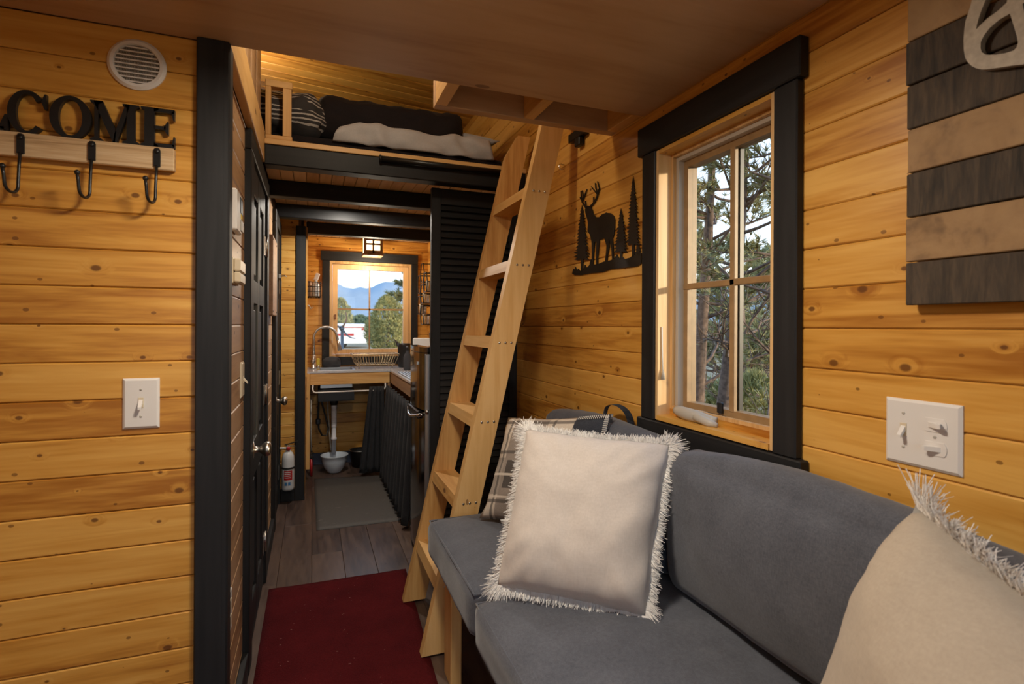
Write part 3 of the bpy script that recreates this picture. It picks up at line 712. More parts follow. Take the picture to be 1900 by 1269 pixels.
tag(rug, 'dark red low pile rug on the plank floor in front of the ladder', 'rug')
mt = softslab('floor_mat', [V3((.029, 3.277, 0)), V3((.520, 3.271, 0)), V3((.515, 4.32, 0)), V3((.021, 4.384, 0))], .009, 'dark_mat')
tag(mt, 'flat charcoal kitchen mat on the floor before the sink', 'mat')

# ================================================================== BENCH SEAT
bn = thing('bench_frame', 'pine bench frame under the grey seat cushions', 'bench', (.70, 1.0, 0))
box('leg', (.434, 1.70, 0), (.472, 1.79, .345), 'lumber_z', bn, .003); box('leg', (.434, .25, 0), (.472, .34, .345), 'lumber_z', bn, .003)
box('leg', (.955, 1.70, 0), (.993, 1.79, .345), 'lumber_z', bn, .003)
box('front_rail', (.434, -.45, .345), (.472, 1.84, .378), 'lumber_y', bn, .002)
box('seat_board', (.472, -.45, .352), (.995, 1.84, .376), 'plywood', bn)
def cushion(name, a, b, r, mat, label, cat, group, crown=.02, seed=0., lean=0., front_bulge=0., n=16, wr=.004, seam=True):
    """rounded box cushion between corners a and b; crown on top; lean shifts x with height"""
    c = (Vector(a) + Vector(b)) / 2; h = (Vector(b) - Vector(a)) / 2
    bm = bmesh.new(); bmesh.ops.create_cube(bm, size=2); bmesh.ops.subdivide_edges(bm, edges=bm.edges[:], cuts=n, use_grid_fill=True)
    for v in bm.verts:
        p = Vector((v.co.x * h.x, v.co.y * h.y, v.co.z * h.z)); q = Vector([max(-(h[i] - r), min(h[i] - r, p[i])) for i in range(3)])
        d = p - q
        if d.length > 1e-9: p = q + d.normalized() * min(r, d.length if d.length < r else r)
        u, w, t = v.co.x, v.co.y, v.co.z
        if t > 0: p.z += crown * (1 - u * u) * (1 - w * w) * t
        if front_bulge and u < 0: p.x += u * front_bulge * (1 - t * t) * (1 - .8 * w * w)
        k = wr * noise.noise((p.x * 9 + seed, p.y * 9, p.z * 9 + seed)) + wr * .5 * noise.noise((p.x * 25, p.y * 25 + seed, p.z * 25))
        p += d.normalized() * k if d.length > 1e-9 else Vector((0, 0, 0))
        p.x += lean * (p.z + h.z) / (2 * h.z)
        v.co = c + p
    o = put(name, from_bm(name, bm, True), mat)
    tag(o, label, cat, group)
    if seam:
        hx, hy, zz = h.x - r * .30, h.y - r * .30, h.z - r * .30
        pts = []
        for sx, sy, ex, ey in ((-1, -1, 1, -1), (1, -1, 1, 1), (1, 1, -1, 1), (-1, 1, -1, -1)):
            for i in range(10):
                t = i / 10; X = sx + (ex - sx) * t; Y = sy + (ey - sy) * t
                pts.append((c.x + X * hx + lean * .95, c.y + Y * hy, c.z + zz))
        tube('piping', pts, .0035, mat, o, 6, True)
    return o
cushion('seat_cushion', (.385, 1.295, .386), (.985, 1.862, .515), .030, 'grey_fabric', 'grey seat cushion at the far end of the bench beside the ladder', 'cushion', 'seat cushions', .018, 1.2)
cushion('seat_cushion', (.383, .56, .386), (.985, 1.290, .505), .034, 'grey_fabric', 'grey seat cushion in the foreground under the cream fringed pillow', 'cushion', 'seat cushions', .030, 5.1)
cushion('seat_cushion', (.388, -.40, .386), (.985, .555, .505), .034, 'grey_fabric', 'grey seat cushion nearest the camera', 'cushion', 'seat cushions', .02, 9.1)
b1 = cushion('back_cushion', (.865, 1.17, .520), (.992, 1.935, .868), .040, 'grey_fabric', 'grey back cushion with a strap loop, far end below the window casing', 'cushion', 'back cushions', .030, 3.3, 0, .02, seam=False)
b2 = cushion('back_cushion', (.865, .40, .520), (.990, 1.162, .872), .045, 'grey_fabric', 'grey back cushion between the cream pillows, below the window sill', 'cushion', 'back cushions', .035, 7.7, 0, .035, seam=False)
b3 = cushion('back_cushion', (.872, -.38, .520), (.990, .395, .85), .045, 'grey_fabric', 'grey back cushion behind the foreground cream pillow', 'cushion', 'back cushions', .02, 2.7, 0, .02, seam=False)
# strap loop on far back cushion
def ribbon(name, pts, w, mat, parent, t=.002):
    bm = bmesh.new(); L = []
    for p, wv in pts:
        p = Vector(p); wv = Vector(wv).normalized() * (w / 2); L.append((bm.verts.new(p - wv), bm.verts.new(p + wv)))
    for a, b in zip(L, L[1:]): bm.faces.new((a[0], b[0], b[1], a[1]))
    bmesh.ops.solidify(bm, geom=bm.faces[:], thickness=t)
    return put(name, from_bm(name, bm, True), mat, parent)
loop = []
for i in range(15):
    t = i / 14; a = math.pi * t
    loop.append(((.955 - .006 * math.sin(a), 1.60 - .165 * t + .02 * math.sin(2 * a), .872 + .068 * math.sin(a) ** .8 if 0 < t < 1 else .865), (1, .35 * math.cos(a), .1)))
ribbon('strap_loop', loop, .022, 'grey_fabric', b1)

# ================================================================== PILLOWS
def pillow(name, c00, c10, c11, c01, thick, mat, label, cat='pillow', group=None, n=28, pinch=.05, wr=.006, seed=0., power=2.6, flange=.0, front=1, back=.8, folds=0.):
    P = [Vector(q) for q in (c00, c10, c11, c01)]
    nrm = (P[1] - P[0]).cross(P[3] - P[0]).normalized()
    if nrm.dot(CAM - P[0]) < 0: nrm = -nrm
    bm = bmesh.new(); uvl = bm.loops.layers.uv.new('UVMap')
    def base(u, v):
        uu, vv = u, v
        a = 2 * u - 1; b = 2 * v - 1
        uu = .5 + .5 * a * (1 - pinch * (1 - b * b)); vv = .5 + .5 * b * (1 - pinch * (1 - a * a))
        return P[0].lerp(P[1], uu).lerp(P[3].lerp(P[2], uu), vv)
    def prof(u, v):
        a = abs(2 * u - 1); b = abs(2 * v - 1)
        return ((1 - a ** power) * (1 - b ** power)) ** .55
    g = [{}, {}]
    for i in range(n + 1):
        for j in range(n + 1):
            u, v = i / n, j / n; p = base(u, v); h = prof(u, v)
            cd_ = min(math.hypot(u - a, v - b) for a in (0, 1) for b in (0, 1))
            w = wr * (noise.noise((u * 5 + seed, v * 5, seed)) + .5 * noise.noise((u * 11, v * 11 + seed, 1.7))) + wr * 1.6 * max(0, .45 - cd_) * math.sin((math.atan2(v - .5, u - .5)) * 22 + seed)
            if folds: w += folds * max(0, (u - .72) / .28) * (1 - v * .6) * math.sin(v * 17 - u * 9 + 1.2) + folds * .5 * max(0, (.2 - u) / .2) * max(0, .5 - v) * math.sin(v * 30)
            if i in (0, n) or j in (0, n):
                k = bm.verts.new(p + nrm * w); g[0][i, j] = k; g[1][i, j] = k
            else:
                g[0][i, j] = bm.verts.new(p + nrm * (thick * front * h + w * min(1, h * 2.5)))
                g[1][i, j] = bm.verts.new(p - nrm * (thick * back * h))
    for s_ in (0, 1):
        for i in range(n):
            for j in range(n):
                q = [(i, j), (i + 1, j), (i + 1, j + 1), (i, j + 1)]
                f = bm.faces.new([g[s_][x] for x in (q if s_ == 0 else q[::-1])])
                for l, x in zip(f.loops, q if s_ == 0 else q[::-1]): l[uvl].uv = (x[0] / n, x[1] / n)
    o = put(name, from_bm(name, bm, True), mat); tag(o, label, cat, group)
    return o, base, nrm
def fringe(parent, base, nrm, per_edge, length, mat='fringe_yarn', seed=1, droop=.3, edges='brtl', width=.0016):
    rr = random.Random(seed); vs = []; fs = []
    E_ = {'b': ((0, 0), (1, 0)), 'r': ((1, 0), (1, 1)), 't': ((1, 1), (0, 1)), 'l': ((0, 1), (0, 0))}
    cen = base(.5, .5)
    for e_ in edges:
        (u0, v0), (u1, v1) = E_[e_]
        for k in range(per_edge):
            t = (k + rr.random()) / per_edge
            p = base(u0 + (u1 - u0) * t, v0 + (v1 - v0) * t)
            tan = (base(u1, v1) - base(u0, v0)).normalized(); out = tan.cross(nrm).normalized()
            if out.dot(p - cen) < 0: out = -out
            corner = max(0, 1 - min(t, 1 - t) * 9)
            L = length * rr.uniform(.65, 1.15) * (1 + .9 * corner)
            d = out + tan * (rr.uniform(-.55, .55)) + nrm * rr.uniform(-.35, .55) + Vector((0, 0, -droop))
            if corner: d += (p - cen).normalized() * corner
            d.normalize(); side = d.cross(nrm).normalized() * width * rr.uniform(.6, 1.2)
            q0 = p - out * .004 + nrm * rr.uniform(-.003, .004)
            curl = Vector((rr.uniform(-1, 1), rr.uniform(-1, 1), rr.uniform(-1, .4))) * L * .35
            pts = [q0, q0 + d * L * .5 + curl * .35, q0 + d * L + curl]
            b = len(vs)
            for i, q in enumerate(pts):
                s2 = side * (1, 1, .55)[i]; vs += [q - s2, q + s2]
            # thin cross ribbons
            fs += [(b, b + 1, b + 3, b + 2), (b + 2, b + 3, b + 5, b + 4)]
            s3 = nrm.cross(side).normalized() * width * .8; b = len(vs)
            s3 = nrm * width * .8
            for i, q in enumerate(pts): vs += [q - s3, q + s3]
            fs += [(b, b + 1, b + 3, b + 2), (b + 2, b + 3, b + 5, b + 4)]
    o = put('fringe', mesh('fringe', vs, fs), mat, parent); tag(o, 'frayed off-white yarn fringe', kind='stuff'); return o
# plaid pillow behind
pp, pb, pn = pillow('plaid_pillow', (.545, 1.742, .535), (.845, 1.40, .545), (.903, 1.460, .922), (.668, 1.80, .868), .075, 'plaid', 'grey and cream plaid pillow behind the cream fringed pillow', back=.25, seed=3.1, pinch=.06, n=26)
# stitched dark patch on its upper right corner
bm = bmesh.new(); G = {}
for i in range(7):
    for j in range(7):
        u = .72 + .27 * i / 6; v = .70 + .29 * j / 6; a = abs(2 * u - 1); b_ = abs(2 * v - 1)
        h = ((1 - a ** 2.6) * (1 - b_ ** 2.6)) ** .55
        G[i, j] = bm.verts.new(pb(u, v) + pn * (.075 * h + .008))
for i in range(6):
    for j in range(6): bm.faces.new((G[i, j], G[i + 1, j], G[i + 1, j + 1], G[i, j + 1]))
bmesh.ops.solidify(bm, geom=bm.faces[:], thickness=.004)
patch = put('patch', from_bm('patch', bm, True), 'grey_fabric', pp)
bm = bmesh.new()
for k in range(16):
    for (u, v, du, dv) in ((.74 + .235 * k / 15, .985, 0, -.03), (.985, .72 + .25 * k / 15, -.03, 0)):
        q = []
        for uu, vv in ((u, v), (u + du, v + dv)):
            a = abs(2 * uu - 1); b_ = abs(2 * vv - 1); q.append(pb(uu, vv) + pn * (.075 * ((1 - a ** 2.6) * (1 - b_ ** 2.6)) ** .55 + .0125))
        tube_bm(bm, q, .0013, 5)
st_ = put('stitching', from_bm('stitching', bm), 'stitch', patch); st_['kind'] = 'stuff'
# cream pillow with fringe
cp, cb, cn = pillow('cream_pillow', (.442, 1.272, .535), (.722, 1.020, .530), (.888, 1.150, .893), (.578, 1.408, .905), .085, 'cream_fabric', 'square cream pillow with frayed white fringe in the middle of the bench', back=.25, seed=.7, pinch=.035, n=40, wr=.006, power=3.2, folds=.010)
fringe(cp, cb, cn, 1500, .021, seed=4, width=.0008)
# near pillow
npw, nb, nn = pillow('cream_pillow', (.785, .605, .525), (.55, .15, .525), (.66, .10, .83), (.826, .508, .945), .125, 'near_fabric', 'large cream pillow with tasselled top edge in the right foreground', back=.3, seed=5.2, pinch=.03, n=28, wr=.006, power=3.0)
fringe(npw, nb, nn, 1300, .026, seed=9, edges='t', width=.0009, droop=.25)
# ================================================================== LEFT WALL: hook rack with letters, vent, switch
HB = YF - .019
rk = thing('coat_rack', 'rustic wood coat rack board with black hooks and cut-out black capital letters', 'coat rack', (-.55, YF, 1.56))
box('backboard', (-.905, HB, 1.557), (-.302, YF - .0005, 1.609), 'rough_board', rk, .002)
def P2(pts, y, dy): return [(a, y, b) for a, b in pts]
LY = HB + .004; LT = .010; ZB, CAPH = 1.6095, .090
def letter(ch, x0, x1):
    bm = bmesh.new(); w = x1 - x0; H_ = CAPH
    def poly(pts): prism_bm(bm, [(x0 + a * w, LY, ZB + b * H_) for a, b in pts], (0, LT, 0))
    def stem(a, b, ser=.05, t=.045):
        poly([(a - ser, 0), (b + ser, 0), (b + ser, t), (b, t + .05), (b, 1 - t - .05), (b + ser, 1 - t), (b + ser, 1), (a - ser, 1), (a - ser, 1 - t), (a, 1 - t - .05), (a, t + .05), (a - ser, t)])
    def ring(a0, a1, n=40):
        o_, i_ = [], []
        for k in range(n + 1):
            a = math.radians(a0 + (a1 - a0) * k / n)
            o_.append((.5 + .5 * math.cos(a), .5 + .53 * math.sin(a))); i_.append((.5 + .285 * math.cos(a), .5 + .44 * math.sin(a)))
        for k in range(n): poly([o_[k], o_[k + 1], i_[k + 1], i_[k]])
    if ch == 'O': ring(0, 360)
    if ch == 'C':
        ring(38, 318)
        poly([(.93, .62), (.99, .62), (.99, .98), (.94, .98), (.86, .80)])
    if ch == 'E':
        stem(.14, .42, .10)
        for z in (0, .90): poly([(.40, z), (.96, z), (.96, z + .10), (.40, z + .10)])
        poly([(.90, .08), (.98, .0), (.98, .30), (.94, .30)]); poly([(.88, .92), (.97, 1.0), (.97, .72), (.93, .72)])
        poly([(.40, .46), (.72, .46), (.72, .55), (.40, .55)]); poly([(.68, .46), (.76, .34), (.80, .34), (.80, .67), (.76, .67), (.68, .55)])
    if ch == 'L':
        stem(.12, .42, .10); poly([(.40, 0), (.92, 0), (.92, .10), (.40, .10)]); poly([(.80, .08), (.99, .0), (.99, .40), (.93, .40)])
    if ch == 'M':
        stem(.085, .165, .085); stem(.74, .915, .085)
        poly([(.06, 1), (.25, 1), (.53, .28), (.50, .0), (.46, .0)]); poly([(.46, .0), (.54, .0), (.80, .94), (.80, 1), (.72, 1), (.50, .26)])
    if ch == 'W':
        for a in (.0, .36): poly([(a + .02, 1), (a + .20, 1), (a + .36, .25), (a + .30, 0), (a + .24, 0)]); poly([(a + .24, 0), (a + .32, 0), (a + .58, 1), (a + .50, 1)])
        poly([(0, 1), (.3, 1), (.3, .95), (0, .95)]); poly([(.75, 1), (1, 1), (1, .95), (.75, .95)])
    put('letter', from_bm('letter', bm), 'black_metal', rk)
for ch, a, b in (('W', -.888, -.752), ('E', -.752, -.690), ('L', -.690, -.607), ('C', -.609, -.541), ('O', -.537, -.462), ('M', -.464, -.372), ('E', -.372, -.300)): letter(ch, a, b)
for hx in (-.583, -.458, -.335, -.708, -.833):
    h = prism('hook', [(hx - .0065, HB, 1.600), (hx - .0045, HB, 1.6045), (hx, HB, 1.606), (hx + .0045, HB, 1.6045), (hx + .0065, HB, 1.600), (hx + .0065, HB, 1.563), (hx - .0065, HB, 1.563)], (0, -.004, 0), 'black_metal', rk)
    lathe('hook_screw', [(.005, 0), (.0045, -.002), (.002, -.0032)], (hx, HB - .004, 1.597), 'black_metal', h, 'y', seg=12)
    yy = HB - .003
    pts = [(hx, yy, 1.565), (hx, yy - .002, 1.535), (hx, yy - .004, 1.500)] + [(hx - .0, yy - .004 - .017 * (1 - math.cos(a)), 1.492 - .017 * math.sin(a)) for a in [math.pi * k / 8 for k in range(9)]] + [(hx, yy - .040, 1.508), (hx, yy - .043, 1.520)]
    pts = [(p[0] - (HB - p[1]) * .25, p[1], p[2]) for p in pts]
    tube('hook_wire', pts, .0032, 'black_metal', h, 8)
    lathe('hook_tip', [(.001, -.006), (.0045, -.0035), (.006, 0), (.0045, .0035), (.001, .006)], (pts[-1][0], pts[-1][1], pts[-1][2] + .003), 'black_metal', h, seg=12)
vt = thing('wall_vent', 'round white vent grille high on the left pine wall', 'vent', (-.381, YF, 1.74))
vc = Vector((-.379, YF, 1.797))
bm = bmesh.new(); seg = 40; rings = []
for r, d in ((.058, 0), (.058, -.004), (.052, -.009), (.0455, -.009), (.044, -.004), (.044, -.001)):
    rings.append([bm.verts.new((vc.x + r * math.cos(2 * math.pi * k / seg), vc.y + d, vc.z + r * math.sin(2 * math.pi * k / seg))) for k in range(seg)])
for a, b in zip(rings, rings[1:]):
    for k in range(seg): bm.faces.new((a[k], a[(k + 1) % seg], b[(k + 1) % seg], b[k]))
put('vent_ring', from_bm('vent_ring', bm, False), 'white_plastic', vt)
lathe('vent_back', [(.0445, 0), (.0445, -.001)], vc, 'wall_dark', vt, 'y', seg=32, smooth=False)
for k in range(9):
    z = (k - 4) * .0098; hw = math.sqrt(max(0, .0445 ** 2 - z * z)) * .995
    if hw > .006: prism('louver', [(vc.x - hw, vc.y - .0012, vc.z + z + .0030), (vc.x - hw, vc.y - .008, vc.z + z - .0010), (vc.x - hw, vc.y - .007, vc.z + z - .0030), (vc.x - hw, vc.y - .0012, vc.z + z - .0022)], (2 * hw, 0, 0), 'white_plastic', vt)
bm = bmesh.new()
for k in range(-14, 15):
    xx = k * .003; hz = math.sqrt(max(0, .0435 ** 2 - xx * xx))
    if hz > .004: bbox(bm, (vc.x + xx - .0005, vc.y - .0035, vc.z - hz), (vc.x + xx + .0005, vc.y - .0015, vc.z + hz))
o = put('insect_mesh', from_bm('insect_mesh', bm), 'galvanised', vt); o['kind'] = 'stuff'

def plate(name, label, cen, w, h, axis, toggles, th=.006, dirn=-1, mat='white_plastic'):
    """switch plate; axis 'y' faces -y (left wall); axis 'x' faces dirn*x"""
    t = thing(name, label, 'light switch', cen)
    c = Vector(cen)
    def tr(u, v, d): return (c.x + u, c.y - d, c.z + v) if axis == 'y' else (c.x + dirn * d, c.y + u * (1 if dirn > 0 else -1), c.z + v)
    bm = bmesh.new(); b = .005
    lo = [bm.verts.new(tr(*q)) for q in ((-w / 2, -h / 2, 0), (w / 2, -h / 2, 0), (w / 2, h / 2, 0), (-w / 2, h / 2, 0))]
    hi = [bm.verts.new(tr(*q)) for q in ((-w / 2 + b, -h / 2 + b, th), (w / 2 - b, -h / 2 + b, th), (w / 2 - b, h / 2 - b, th), (-w / 2 + b, h / 2 - b, th))]
    mi = [bm.verts.new(tr(*q)) for q in ((-w / 2, -h / 2, th * .4), (w / 2, -h / 2, th * .4), (w / 2, h / 2, th * .4), (-w / 2, h / 2, th * .4))]
    bm.faces.new(lo[::-1]); bm.faces.new(hi)
    for A, B in ((lo, mi), (mi, hi)):
        for i in range(4): bm.faces.new((A[i], A[(i + 1) % 4], B[(i + 1) % 4], B[i]))
    put('plate', from_bm('plate', bm), mat, t)
    for (u, v, kind) in toggles:
        bm = bmesh.new()
        if kind == 'v':
            for A in ((-.0055, -.0115, .0055, .0115),):
                prism_bm(bm, [tr(u + A[0], v + A[1], th), tr(u + A[2], v + A[1], th), tr(u + A[2], v + A[3], th), tr(u + A[0], v + A[3], th)], Vector(tr(0, 0, .001)) - c)
            put('toggle_slot', from_bm('toggle_slot', bm), 'cream_plastic', t); bm = bmesh.new()
            q = [tr(u - .004, v - .002, th), tr(u + .004, v - .002, th), tr(u + .004, v + .008, th), tr(u - .004, v + .008, th)]
            a = [bm.verts.new(p) for p in q]; d = [bm.verts.new(tr(u + s_[0] * .0032, v - .012 + s_[1] * .003, th + .013)) for s_ in ((-1, -1), (1, -1), (1, 1), (-1, 1))]
            bm.faces.new(a[::-1]); bm.faces.new(d)
            for i in range(4): bm.faces.new((a[i], a[(i + 1) % 4], d[(i + 1) % 4], d[i]))
            put('toggle', from_bm('toggle', bm), mat, t)
        elif kind in ('h', 'H'):
            s_ = 1 if kind == 'h' else -1
            pts = [tr(u + .019 * math.cos(a) if abs(math.cos(a)) > .0 else u, v + max(-.0115, min(.0115, .019 * math.sin(a))), th) for a in [2 * math.pi * k / 28 for k in range(28)]]
            prism_bm(bm, pts, Vector(tr(0, 0, .0012)) - c); put('switch_face', from_bm('switch_face', bm), mat, t); bm = bmesh.new()
            q = [tr(u - .010, v - .0045, th + .0012), tr(u + .010, v - .0045, th + .0012), tr(u + .010, v + .0045, th + .0012), tr(u - .010, v + .0045, th + .0012)]
            a = [bm.verts.new(p) for p in q]; d = [bm.verts.new(tr(u + s_ * .012 + x_ * .003, v + y_ * .0035, th + .013)) for x_, y_ in ((-1, -1), (1, -1), (1, 1), (-1, 1))]
            bm.faces.new(a[::-1]); bm.faces.new(d)
            for i in range(4): bm.faces.new((a[i], a[(i + 1) % 4], d[(i + 1) % 4], d[i]))
            put('toggle', from_bm('toggle', bm), mat, t)
        else:
            pr = [(.0028, 0), (.0026, .0008), (.001, .0012)]
            lathe('plate_screw', [(r, (-1 if axis == 'y' else dirn) * hh) for r, hh in pr], tr(u, v, th), 'grey_plastic', t, axis, seg=10)
    return t
plate('switch_plate', 'white single switch plate on the left pine wall below the coat hooks', (-.368, YF, 1.0175), .072, .116, 'y', [(0, .002, 'v'), (0, .032, 's'), (0, -.030, 's')])
plate('switch_plate', 'white three-switch plate on the right wall below the plank sign', (XR, .6065, 1.0145), .123, .117, 'x', [(-.029, .004, 'v'), (-.029, .033, 's'), (-.029, -.027, 's'), (.022, .020, 'h'), (.022, -.020, 'H'), (.022, 0, 's')])
plate('switch_plate', 'ivory switch plate on the hallway wall beside the first door', (XH, 1.940, 1.02), .07, .115, 'x', [(0, 0, 'v')], dirn=1, mat='cream_plastic')
th1 = thing('smoke_sensor', 'tall white plastic unit high on the hallway wall', 'sensor', (XH, 1.66, 1.47)); box('housing', (XH, 1.660, 1.468), (XH + .018, 1.775, 1.585), 'white_plastic', th1, .004)
box('display', (XH + .018, 1.73, 1.53), (XH + .0195, 1.785, 1.575), 'black_plastic', th1); box('keypad', (XH + .018, 1.74, 1.478), (XH + .021, 1.79, 1.51), 'grey_plastic', th1, .001); box('sticker', (XH + .018, 1.745, 1.514), (XH + .0188, 1.780, 1.528), 'yellow_sponge', th1)
th2 = thing('thermostat', 'small ivory thermostat box on the hallway wall below the sensor', 'thermostat', (XH, 1.71, 1.31)); box('back_plate', (XH, 1.668, 1.318), (XH + .008, 1.80, 1.392), 'cream_plastic', th2, .001)
box('cover', (XH + .008, 1.674, 1.352), (XH + .026, 1.796, 1.389), 'cream_plastic', th2, .004); box('cover', (XH + .008, 1.674, 1.320), (XH + .026, 1.796, 1.3505), 'cream_plastic', th2, .004)
ol = thing('outlet', 'white outlet plate low on the hallway wall', 'outlet', (XH, 1.66, .39)); box('plate', (XH, 1.625, .335), (XH + .006, 1.695, .45), 'white_plastic', ol, .002); box('socket', (XH + .006, 1.645, .40), (XH + .008, 1.675, .43), 'cream_plastic', ol, .001); box('socket', (XH + .006, 1.645, .355), (XH + .008, 1.675, .385), 'cream_plastic', ol, .001)
ep = thing('wood_cover_panel', 'brown screwed wooden cover panel between the two hallway doors', 'panel', (XH, 2.95, 1.24)); box('cover', (XH, 2.93, 1.25), (XH + .03, 3.25, 1.66), 'apron_dark', ep, .003)
for y_ in (2.96, 3.22):
    for z_ in (1.27, 1.64): lathe('screw', [(.005, 0), (.004, .002)], (XH + .03, y_, z_), 'black_metal', ep, 'x', seg=8)
lt_ = thing('hook_latch', 'small metal hook latch on the second hallway door', 'latch', (XH + .02, 3.74, 1.50)); box('plate', (XH + .0125, 3.73, 1.505), (XH + .0275, 3.76, 1.53), 'nickel', lt_); tube('arm', [(XH + .027, 3.745, 1.517), (XH + .05, 3.745, 1.522), (XH + .06, 3.74, 1.515)], .004, 'nickel', lt_, 8)

# ================================================================== RIGHT WALL: deer cut-out, plank sign, small hardware
DX = .994
def dp(x, y): return onx(1030 + x / 5.768, 310 + y / 5.768, DX)
da = thing('deer_wall_art', 'black metal cut-out of a buck deer among pine trees on the right wall', 'wall art', onx(1120, 505, DX))
GND = [(180, 1140), (195, 1085), (205, 1100), (215, 1065), (232, 1108), (245, 1085), (262, 1112), (300, 1100), (318, 1045), (335, 1078), (366, 1048), (380, 985), (396, 1042), (450, 1040), (520, 1010), (560, 1005), (625, 985), (660, 935), (680, 975), (720, 960), (740, 985), (800, 968), (830, 945), (870, 930), (920, 915), (918, 1030), (880, 1060), (760, 1075), (600, 1090), (500, 1125), (380, 1135), (280, 1155), (210, 1155)]
prism('ground_strip', [dp(*q) for q in GND], (.003, 0, 0), 'black_metal', da)
DEER = [(318, 455), (330, 432), (345, 412), (375, 418), (388, 440), (400, 470), (405, 500), (435, 535), (470, 535), (500, 505), (545, 488), (590, 492), (620, 515), (637, 560), (635, 640), (628, 720), (612, 760), (620, 860), (625, 995), (608, 995), (600, 870), (572, 752), (578, 850), (560, 940), (552, 1012), (532, 1016), (545, 900), (548, 840), (525, 760), (500, 770), (472, 775), (465, 850), (455, 960), (454, 1048), (438, 1048), (437, 940), (440, 800), (422, 800), (412, 900), (402, 1048), (388, 1048), (392, 900), (388, 800), (370, 720), (345, 690), (352, 600), (338, 540), (322, 490)]
db = prism('deer', [dp(*q) for q in DEER], (.003, 0, 0), 'black_metal', da)
def strip(pts, w0, w1, bm):
    L_, R_ = [], []
    for i, p in enumerate(pts):
        a = pts[max(i - 1, 0)]; b = pts[min(i + 1, len(pts) - 1)]; dx, dy = b[0] - a[0], b[1] - a[1]; l = math.hypot(dx, dy) or 1
        w = w0 + (w1 - w0) * i / (len(pts) - 1); L_.append((p[0] - dy / l * w, p[1] + dx / l * w)); R_.append((p[0] + dy / l * w, p[1] - dx / l * w))
    prism_bm(bm, [dp(*q) for q in L_ + R_[::-1]], (.003, 0, 0))
for an in ([[(335, 440), (305, 405), (288, 375), (276, 320), (272, 255)], [(287, 380), (300, 320), (287, 250)], [(297, 345), (318, 290), (338, 236)], [(322, 415), (322, 360)], [(278, 350), (262, 320)]],
           [[(370, 425), (412, 382), (440, 330), (456, 275), (470, 225), (450, 152)], [(448, 290), (412, 245), (383, 208)], [(452, 275), (432, 225), (427, 170)], [(410, 385), (408, 318)], [(462, 250), (474, 222)]]):
    bm = bmesh.new()
    for k, s_ in enumerate(an): strip(s_, 9 if k == 0 else 6, 3, bm)
    put('antler', from_bm('antler', bm), 'black_metal', db)
def fir(cx, top, bot, hw, trunk, seed, clip=None):
    rr = random.Random(seed); n = int((bot - top) / 34); L_, R_ = [], []
    for k in range(n + 1):
        t = k / n; y_ = top + (bot - top) * t; w = hw * (t ** .75)
        for side, A in ((-1, L_), (1, R_)):
            j = rr.uniform(.75, 1.08); A.append((cx + side * w * j, y_ + rr.uniform(0, 14))); A.append((cx + side * w * .5, y_ + 8 + rr.uniform(0, 8)))
    pts = [(cx, top)] + R_ + [(cx + 11, bot), (cx + 11, trunk), (cx - 11, trunk), (cx - 11, bot)] + L_[::-1]
    if clip: pts = [(min(x_, clip), y_) for x_, y_ in pts]
    prism('fir_tree', [dp(*q) for q in pts], (.003, 0, 0), 'black_metal', da)
fir(285, 405, 985, 90, 1120, 1); fir(702, 445, 900, 86, 990, 2); fir(832, 98, 825, 84, 960, 3); fir(884, 810, 925, 40, 940, 4, 918)

sg = thing('plank_sign', 'large sign of staggered brown and grey planks on the right wall', 'sign', (.975, .35, 1.24))
zs = [1.239, 1.315, 1.393, 1.470, 1.547, 1.624, 1.700, 1.783, 1.862]
dk = [1, 0, 1, 0, 1, 1, 0, 1]
for i, (a, b) in enumerate(zip(zs, zs[1:])):
    y1 = .620 + R.uniform(-.002, .002); sc = .978
    box('sign_plank', (.972 + R.uniform(0, .003), .02, a + .0012), (.988, y1, b - .0012), 'sign_dark' if dk[i] else 'sign_tan', sg, .0015)
for y_ in (.12, .52): box('back_batten', (.988, y_, 1.28), (.9995, y_ + .05, 1.83), 'apron_dark', sg)
# ivory looped emblem on the sign (traced at its own plane)
EX = .958
def ep_(x, y): return onx(1770 + x / 9.06, y / 9.06, EX)
OUT = [(330, -260), (310, -60), (290, 60), (240, 210), (195, 350), (170, 520), (160, 680), (165, 840), (185, 960), (225, 1040), (300, 1110), (380, 1150), (470, 1168), (600, 1160), (800, 1130), (1000, 1100), (1250, 1070), (1500, 1010), (1640, 900), (1700, 700), (1640, 300), (1500, -100), (1300, -330), (900, -420), (520, -380)]
H1 = [(530, 0), (460, 170), (410, 320), (385, 420), (372, 498), (440, 420), (560, 310), (740, 180), (890, 40), (900, -60), (800, -180), (640, -160)]
H2 = [(940, 230), (760, 330), (600, 470), (500, 600), (450, 710), (445, 810), (470, 880), (540, 920), (700, 918), (860, 895), (1000, 850), (1050, 800), (1075, 720), (1060, 620), (1000, 420)]
H3 = [(1150, 60), (1200, 300), (1260, 600), (1270, 780), (1340, 830), (1450, 780), (1500, 600), (1420, 200), (1300, 20)]
def holed(name, out, holes, f, off, mat, parent):
    bm = bmesh.new(); ed = []
    for loop_ in [out] + holes:
        vs = [bm.verts.new(f(*q)) for q in loop_]; ed += [bm.edges.new((vs[i], vs[(i + 1) % len(vs)])) for i in range(len(vs))]
    bmesh.ops.triangle_fill(bm, use_beauty=True, use_dissolve=False, edges=ed)
    r = bmesh.ops.extrude_face_region(bm, geom=bm.faces[:])
    bmesh.ops.translate(bm, verts=[v for v in r['geom'] if isinstance(v, bmesh.types.BMVert)], vec=off)
    return put(name, from_bm(name, bm), mat, parent)
em = holed('emblem', OUT, [H1, H2, H3], ep_, (.012, 0, 0), 'letter_ivory', sg); em['label'] = 'ivory looped emblem'
sh = thing('screw_hook', 'small metal screw hook on the right wall beside the ladder top', 'hook', (XR, 2.02, 1.87))
